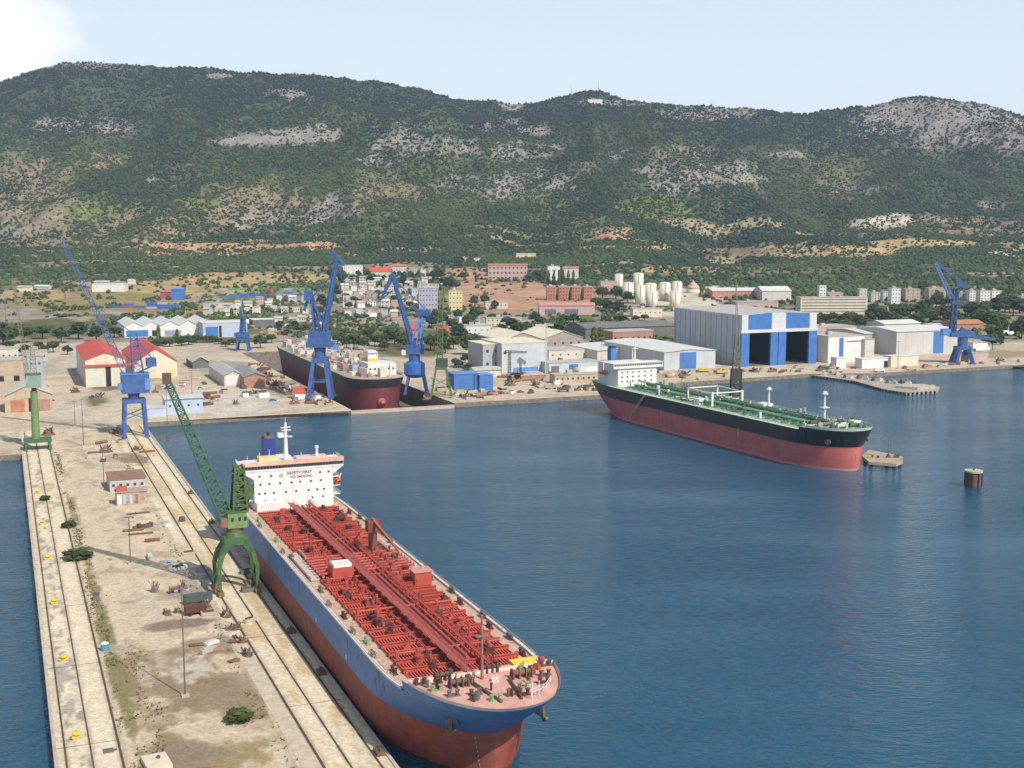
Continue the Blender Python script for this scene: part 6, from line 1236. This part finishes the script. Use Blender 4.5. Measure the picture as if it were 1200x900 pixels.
cc_ = [(.5, .5, .5), (.08, .08, .09), (.45, .05, .04), (.1, .18, .4)]; cn_ = ['white', 'black', 'red', 'blue']
for i, (px, row, wh) in enumerate([(190, 455, 'in front of the lower cream hall'), (196, 456, 'right of the lower cream hall door'), (182, 460, 'on the forecourt near the blue crane house'), (60, 470, 'near the green bush at the road'), (215, 452, 'between the cream hall and the yard'), (235, 456, 'on the open yard'), (250, 470, 'behind the quay kerb'), (320, 470, 'near the dock scrap'), (575, 464, 'at the quay edge below the blue sheds'), (610, 460, 'by the red brown heap'), (622, 461, 'second by the red brown heap'), (715, 452, 'behind the stern of the black tanker'), (760, 444, 'behind the white bridge'), (870, 436, 'at the left hangar pillar'), (915, 437, 'at the middle of the hangar apron'), (935, 436, 'at the right hangar doorway'), (1000, 432, 'below the white annex'), (1090, 430, 'left of the far crane'), (1100, 430, 'next to the far crane legs'), (1150, 426, 'right of the far crane legs'), (1060, 432, 'by the cream box store')]):
    k = (i*7+i//3) % 4; car(px, row, random.uniform(-.4, .4)+YAW, cc_[k], '%s car parked %s' % (cn_[k], wh))
# jetty, platform, caisson, boat, ridge masts
J = [(936, 437.5), (1000, 446), (1036, 456), (1062, 460), (1098, 458), (1101, 453), (1060, 449), (1010, 441), (975, 434.5)]
jp = [G(*p, 1.6) for p in J]; cx, cy = G(1020, 448, 1.6); t = E('floating_jetty', 'long low jetty of joined pontoons reaching out before the hangar annex', 'jetty', (cx, cy, 0), 0)
c = MB(); c.poly([(x-cx, y-cy) for x, y in jp], -1, 1.6); c.build('deck', pm((.36, .31, .26), .9, .3, .3, dirt=.4, dcol=(.15, .12, .1)), t)
c = MB(); jj = [(x-cx, y-cy) for x, y in jp]
for i in range(4):
    a, b = Vector((*jj[i], .9)), Vector((*jj[i+1], .9)); nn = max(2, int((b-a).length/3))
    for k in range(nn): p = a+(b-a)*(k+.5)/nn; c.tube((p.x, p.y-.3, .2), (p.x, p.y-.3, 1.5), .7, 8)
c.build('tyre_fenders', DARK, t)
c = MB(); c.bx(-60, -10, -1, 1, 1.6, 2.6) if 0 else c.poly([(x-cx, y-cy) for x, y in [G(*p, 1.6) for p in [(1050, 455), (1075, 457), (1096, 455.5), (1094, 453.5), (1060, 452)]]], 1.6, 3.2); c.build('end_pontoon', CONC, t)
for i in range(16):
    px = 965+i*8.3; row = 438.5+i*1.06+random.uniform(-1.2, 1.6); X, Y = G(px, row, 1.6); cl = i % 4
    t = E('deck_cargo', '%s piece of gear on the jetty, %s from the shore' % (('white', 'rusty', 'grey', 'dark')[cl], nth[i]), 'gear', (X, Y, 1.6), random.uniform(0, 3), 'gear lying on the jetty'); c = MB(); c.bx(-1.7, 1.7, -1, 1, 0, 1.5); c.build('box', (WHITE, RUST, GREY, SCRAP)[cl], t); c = MB(); c.bx(-1, .5, -.6, .6, 1.5, 2.3); c.tube((.9, 0, 1.5), (.9, 0, 3), .15, 6); c.build('top_box', (GREY, SCRAP, PALE, RUST)[cl], t)
J = [(1010, 534), (1018, 541), (1050, 543.5), (1058, 540), (1058, 535), (1040, 531), (1018, 527)]
jp = [G(*p, 2.2) for p in J]; cx, cy = G(1036, 536, 2.2); t = E('mooring_platform', 'small concrete mooring platform with a mast at the bow of the black tanker', 'platform', (cx, cy, 0), 0)
c = MB(); c.poly([(x-cx, y-cy) for x, y in jp], .9, 2.2); c.build('deck', pm((.36, .30, .23), .9, .3, .5), t); c = MB()
for x, y in jp: c.tube(((x-cx)*.85, (y-cy)*.85, -2), ((x-cx)*.85, (y-cy)*.85, .9), .8, 8)
c.build('piles', DARK, t); c = MB(); X, Y = G(1041, 536, 2.2); X -= cx; Y -= cy; c.tube((X, Y, 2.2), (X, Y, 12.5), .28, 8, .2); c.bx(X-1.6, X+1.6, Y-.5, Y+.5, 12.2, 12.7); c.build('mast', DGREY, t)
c = MB(); c.tube((X, Y, 2.2), (X, Y, 3.6), 1.2, 10, .6); c.bx(X+3, X+4.6, Y-1, Y, 2.2, 3.6); c.build('mast_base', DGREEN, t)
for i, (a, b) in enumerate(((-5, .6), (-3, -1), (4.5, -.5), (-7, -.3))): MB().tube((a, b, 2.2), (a, b, 3.2), .5, 8).build('bollard', (SCRAP, DARK, RUST, YEL)[i], t)
X, Y = G(1143.5, 572, 0); t = E('mooring_dolphin', 'round brown concrete dolphin standing alone in the water on the right', 'dolphin', (X, Y+3, 0), 0)
c = MB(); c.tube((0, 0, -3), (0, 0, 6), 3.1, 24); c.build('drum', pm((.13, .075, .05), .85, .35, .4, dirt=.6, dcol=(.03, .03, .03), dsc=.3), t); c = MB(); c.tube((0, 0, 6), (0, 0, 6.7), 3.55, 24); c.build('cap', CONC, t)
c = MB()
for i in range(8): a = i*.785+.3; c.bx(math.cos(a)*3.3-.2, math.cos(a)*3.3+.2, math.sin(a)*3.3-.2, math.sin(a)*3.3+.2, .2, 6)
c.build('rubber_fenders', DARK, t); c = MB(); c.tube((0, 0, 6.7), (0, 0, 7.5), .35, 8); c.build('bollard', SCRAP, t)
X, Y = G(1200, 432, 0); t = E('work_boat', 'small dark boat lying at the far right quay', 'boat', (X, Y, 0), .1)
c = MB(); c.add([(-9, 0, 1.9), (-5, -2.2, 1.5), (8, -2.2, 1.4), (8, 2.2, 1.4), (-5, 2.2, 1.5), (-8, 0, -.5), (-5, -1.6, -.5), (7.5, -1.6, -.5), (7.5, 1.6, -.5), (-5, 1.6, -.5)], [(0, 1, 2, 3, 4), (0, 5, 6, 1), (1, 6, 7, 2), (2, 7, 8, 3), (3, 8, 9, 4), (4, 9, 5, 0)]); c.build('hull', BLACK, t); MB().bx(1, 5, -1.3, 1.3, 1.4, 3.6).build('wheelhouse', WHITE, t)
X, Y = G(560, 473.5, 0); t = E('work_boat', 'small pale boat moored under the quay below the blue box sheds', 'boat', (X, Y-2, 0), .05)
c = MB(); c.add([(-6, 0, 1.4), (-3, -1.5, 1.1), (6, -1.5, 1), (6, 1.5, 1), (-3, 1.5, 1.1), (-5, 0, -.5), (-3, -1, -.5), (5.5, -1, -.5), (5.5, 1, -.5), (-3, 1, -.5)], [(0, 1, 2, 3, 4), (0, 5, 6, 1), (1, 6, 7, 2), (2, 7, 8, 3), (3, 8, 9, 4), (4, 9, 5, 0)]); c.build('hull', WHITE, t); MB().bx(0, 3, -.9, .9, 1, 2.4).build('wheelhouse', GREY, t)
for px, h_, lb in ((668, 26, 'thin antenna mast on the ridge, left of two'), (699, 30, 'thin antenna mast on the ridge, right of two'), (158, 14, 'short antenna on the western summit')):
    Y = 3490.; X = (px-600)/F*Y; z = T(X, Y); t = E('antenna_mast', lb, 'antenna', (X, Y, z-2), 0, 'antenna masts on the ridge'); c = MB(); c.tube((0, 0, 0), (0, 0, h_+2), 1.0, 6, .5); c.build('mast', GREY, t); c = MB(); c.bx(-1.6, 1.6, -1, 1, h_*.7, h_*.7+2.5); c.build('dish', WHITE, t)
Bd(689, 121, 706, 116.5, 20, 'flat white station building on the ridge beside the antenna masts', WHITE, FLATR, yaw=0)

# ---------------------------------------------------------------- yard clutter
QL = [(60, 666), (178, 668.5), (240, 671)]+quay
def clutter(n, x0, x1, r0, r1, where, seed, s0=1.0):
    r = random.Random(seed); KN = [('timber_stack', 'timber stack', 'stack', TAN), ('pallet_stack', 'pallet stack', 'stack', BRICK), ('pipe_bundle', 'pipe bundle', 'pipes', RUST), ('machine_part', 'dark machine part', 'machine part', SCRAP), ('white_crate', 'white crate', 'crate', WHITE), ('brown_crate', 'brown crate', 'crate', TAN), ('block_stack', 'grey block stack', 'stack', CONC), ('rusty_tank', 'rusty tank', 'tank', RUST)]
    L_ = sorted((r.uniform(x0, x1), r.uniform(r0, r1)) for _ in range(n))
    for i, (px, row) in enumerate(L_):
        nm, lb, ct, mt = KN[r.randrange(8)]; X, Y, z = ground(px, row); cv, cw = Sinv(X, Y)
        ok = (6.5 < cv < 63 and cw < 662) or (cv <= 6.5 and cw > 596) or (cv >= 63 and cw > np.interp(cv, [p[0] for p in QL], [p[1] for p in QL])+4 and not (174 < cv < 244 and cw < 1014))
        if not ok: continue
        t = E(nm, '%s %s, %s item from left' % (lb, where, nth[i]), ct, (X, Y, z), YAW+r.choice([0, 0, 1.57, .5]), 'clutter '+where)
        a, b, h = r.uniform(1.5, 4)*s0, r.uniform(.8, 2)*s0, r.uniform(.8, 2.4)*s0
        if nm in ('pipe_bundle', 'rusty_tank'):
            c = MB(); q = 3 if nm == 'pipe_bundle' else 1
            for k in range(q): c.tube((-a*1.3, (k-q/2+.5)*.8*s0, .5*s0*(1.6 if q == 1 else 1)), (a*1.3, (k-q/2+.5)*.8*s0, .5*s0*(1.6 if q == 1 else 1)), (.42 if q == 3 else .85)*s0, 8)
            c.build('tubes' if q == 3 else 'tank', mt, t); c = MB(); c.bx(-a*.8, -a*.6, -1.3*s0, 1.3*s0, 0, .3); c.build('cradle', SCRAP, t)
        else:
            c = MB(); c.bx(-a, a, -b, b, .1, h); c.build('body', mt, t); c = MB(); c.bx(-a*.7, a*.5, -b*.6, b*.8, h, h*1.3); c.build('top', r.choice([mt, SCRAP, PALE, DGREY]), t)
for a in [(26, 296, 352, 424, 468, 'left of the dry dock', 1, 1.3), (18, 350, 398, 462, 474, 'at the dock corner', 2), (24, 505, 600, 455, 468, 'on the quay right of the dock', 3), (24, 600, 705, 444, 460, 'on the quay below the grey hall', 4), (18, 700, 860, 434, 446, 'on the quay behind the tanker', 5), (14, 870, 1000, 430, 437, 'before the hangar', 6), (18, 1000, 1200, 424, 433, 'on the right quay', 7), (22, 205, 296, 446, 478, 'in the open left yard', 8), (16, 60, 200, 455, 478, 'near the red roofed halls', 9), (20, 560, 700, 404, 444, 'between the grey workshops', 10, 1.4), (14, 700, 790, 404, 432, 'behind the black tanker bridge', 11, 1.4), (12, 100, 230, 500, 545, 'on the pier root', 12, .8), (9, 155, 235, 600, 680, 'on the sand between hut and green crane', 13, .7), (9, 225, 300, 700, 780, 'along the inner rail of the right apron', 14, .6), (14, 0, 60, 430, 500, 'around the sheds at the left edge', 15), (16, 290, 400, 372, 398, 'beyond the dry dock', 16, 1.6)]: clutter(*a)
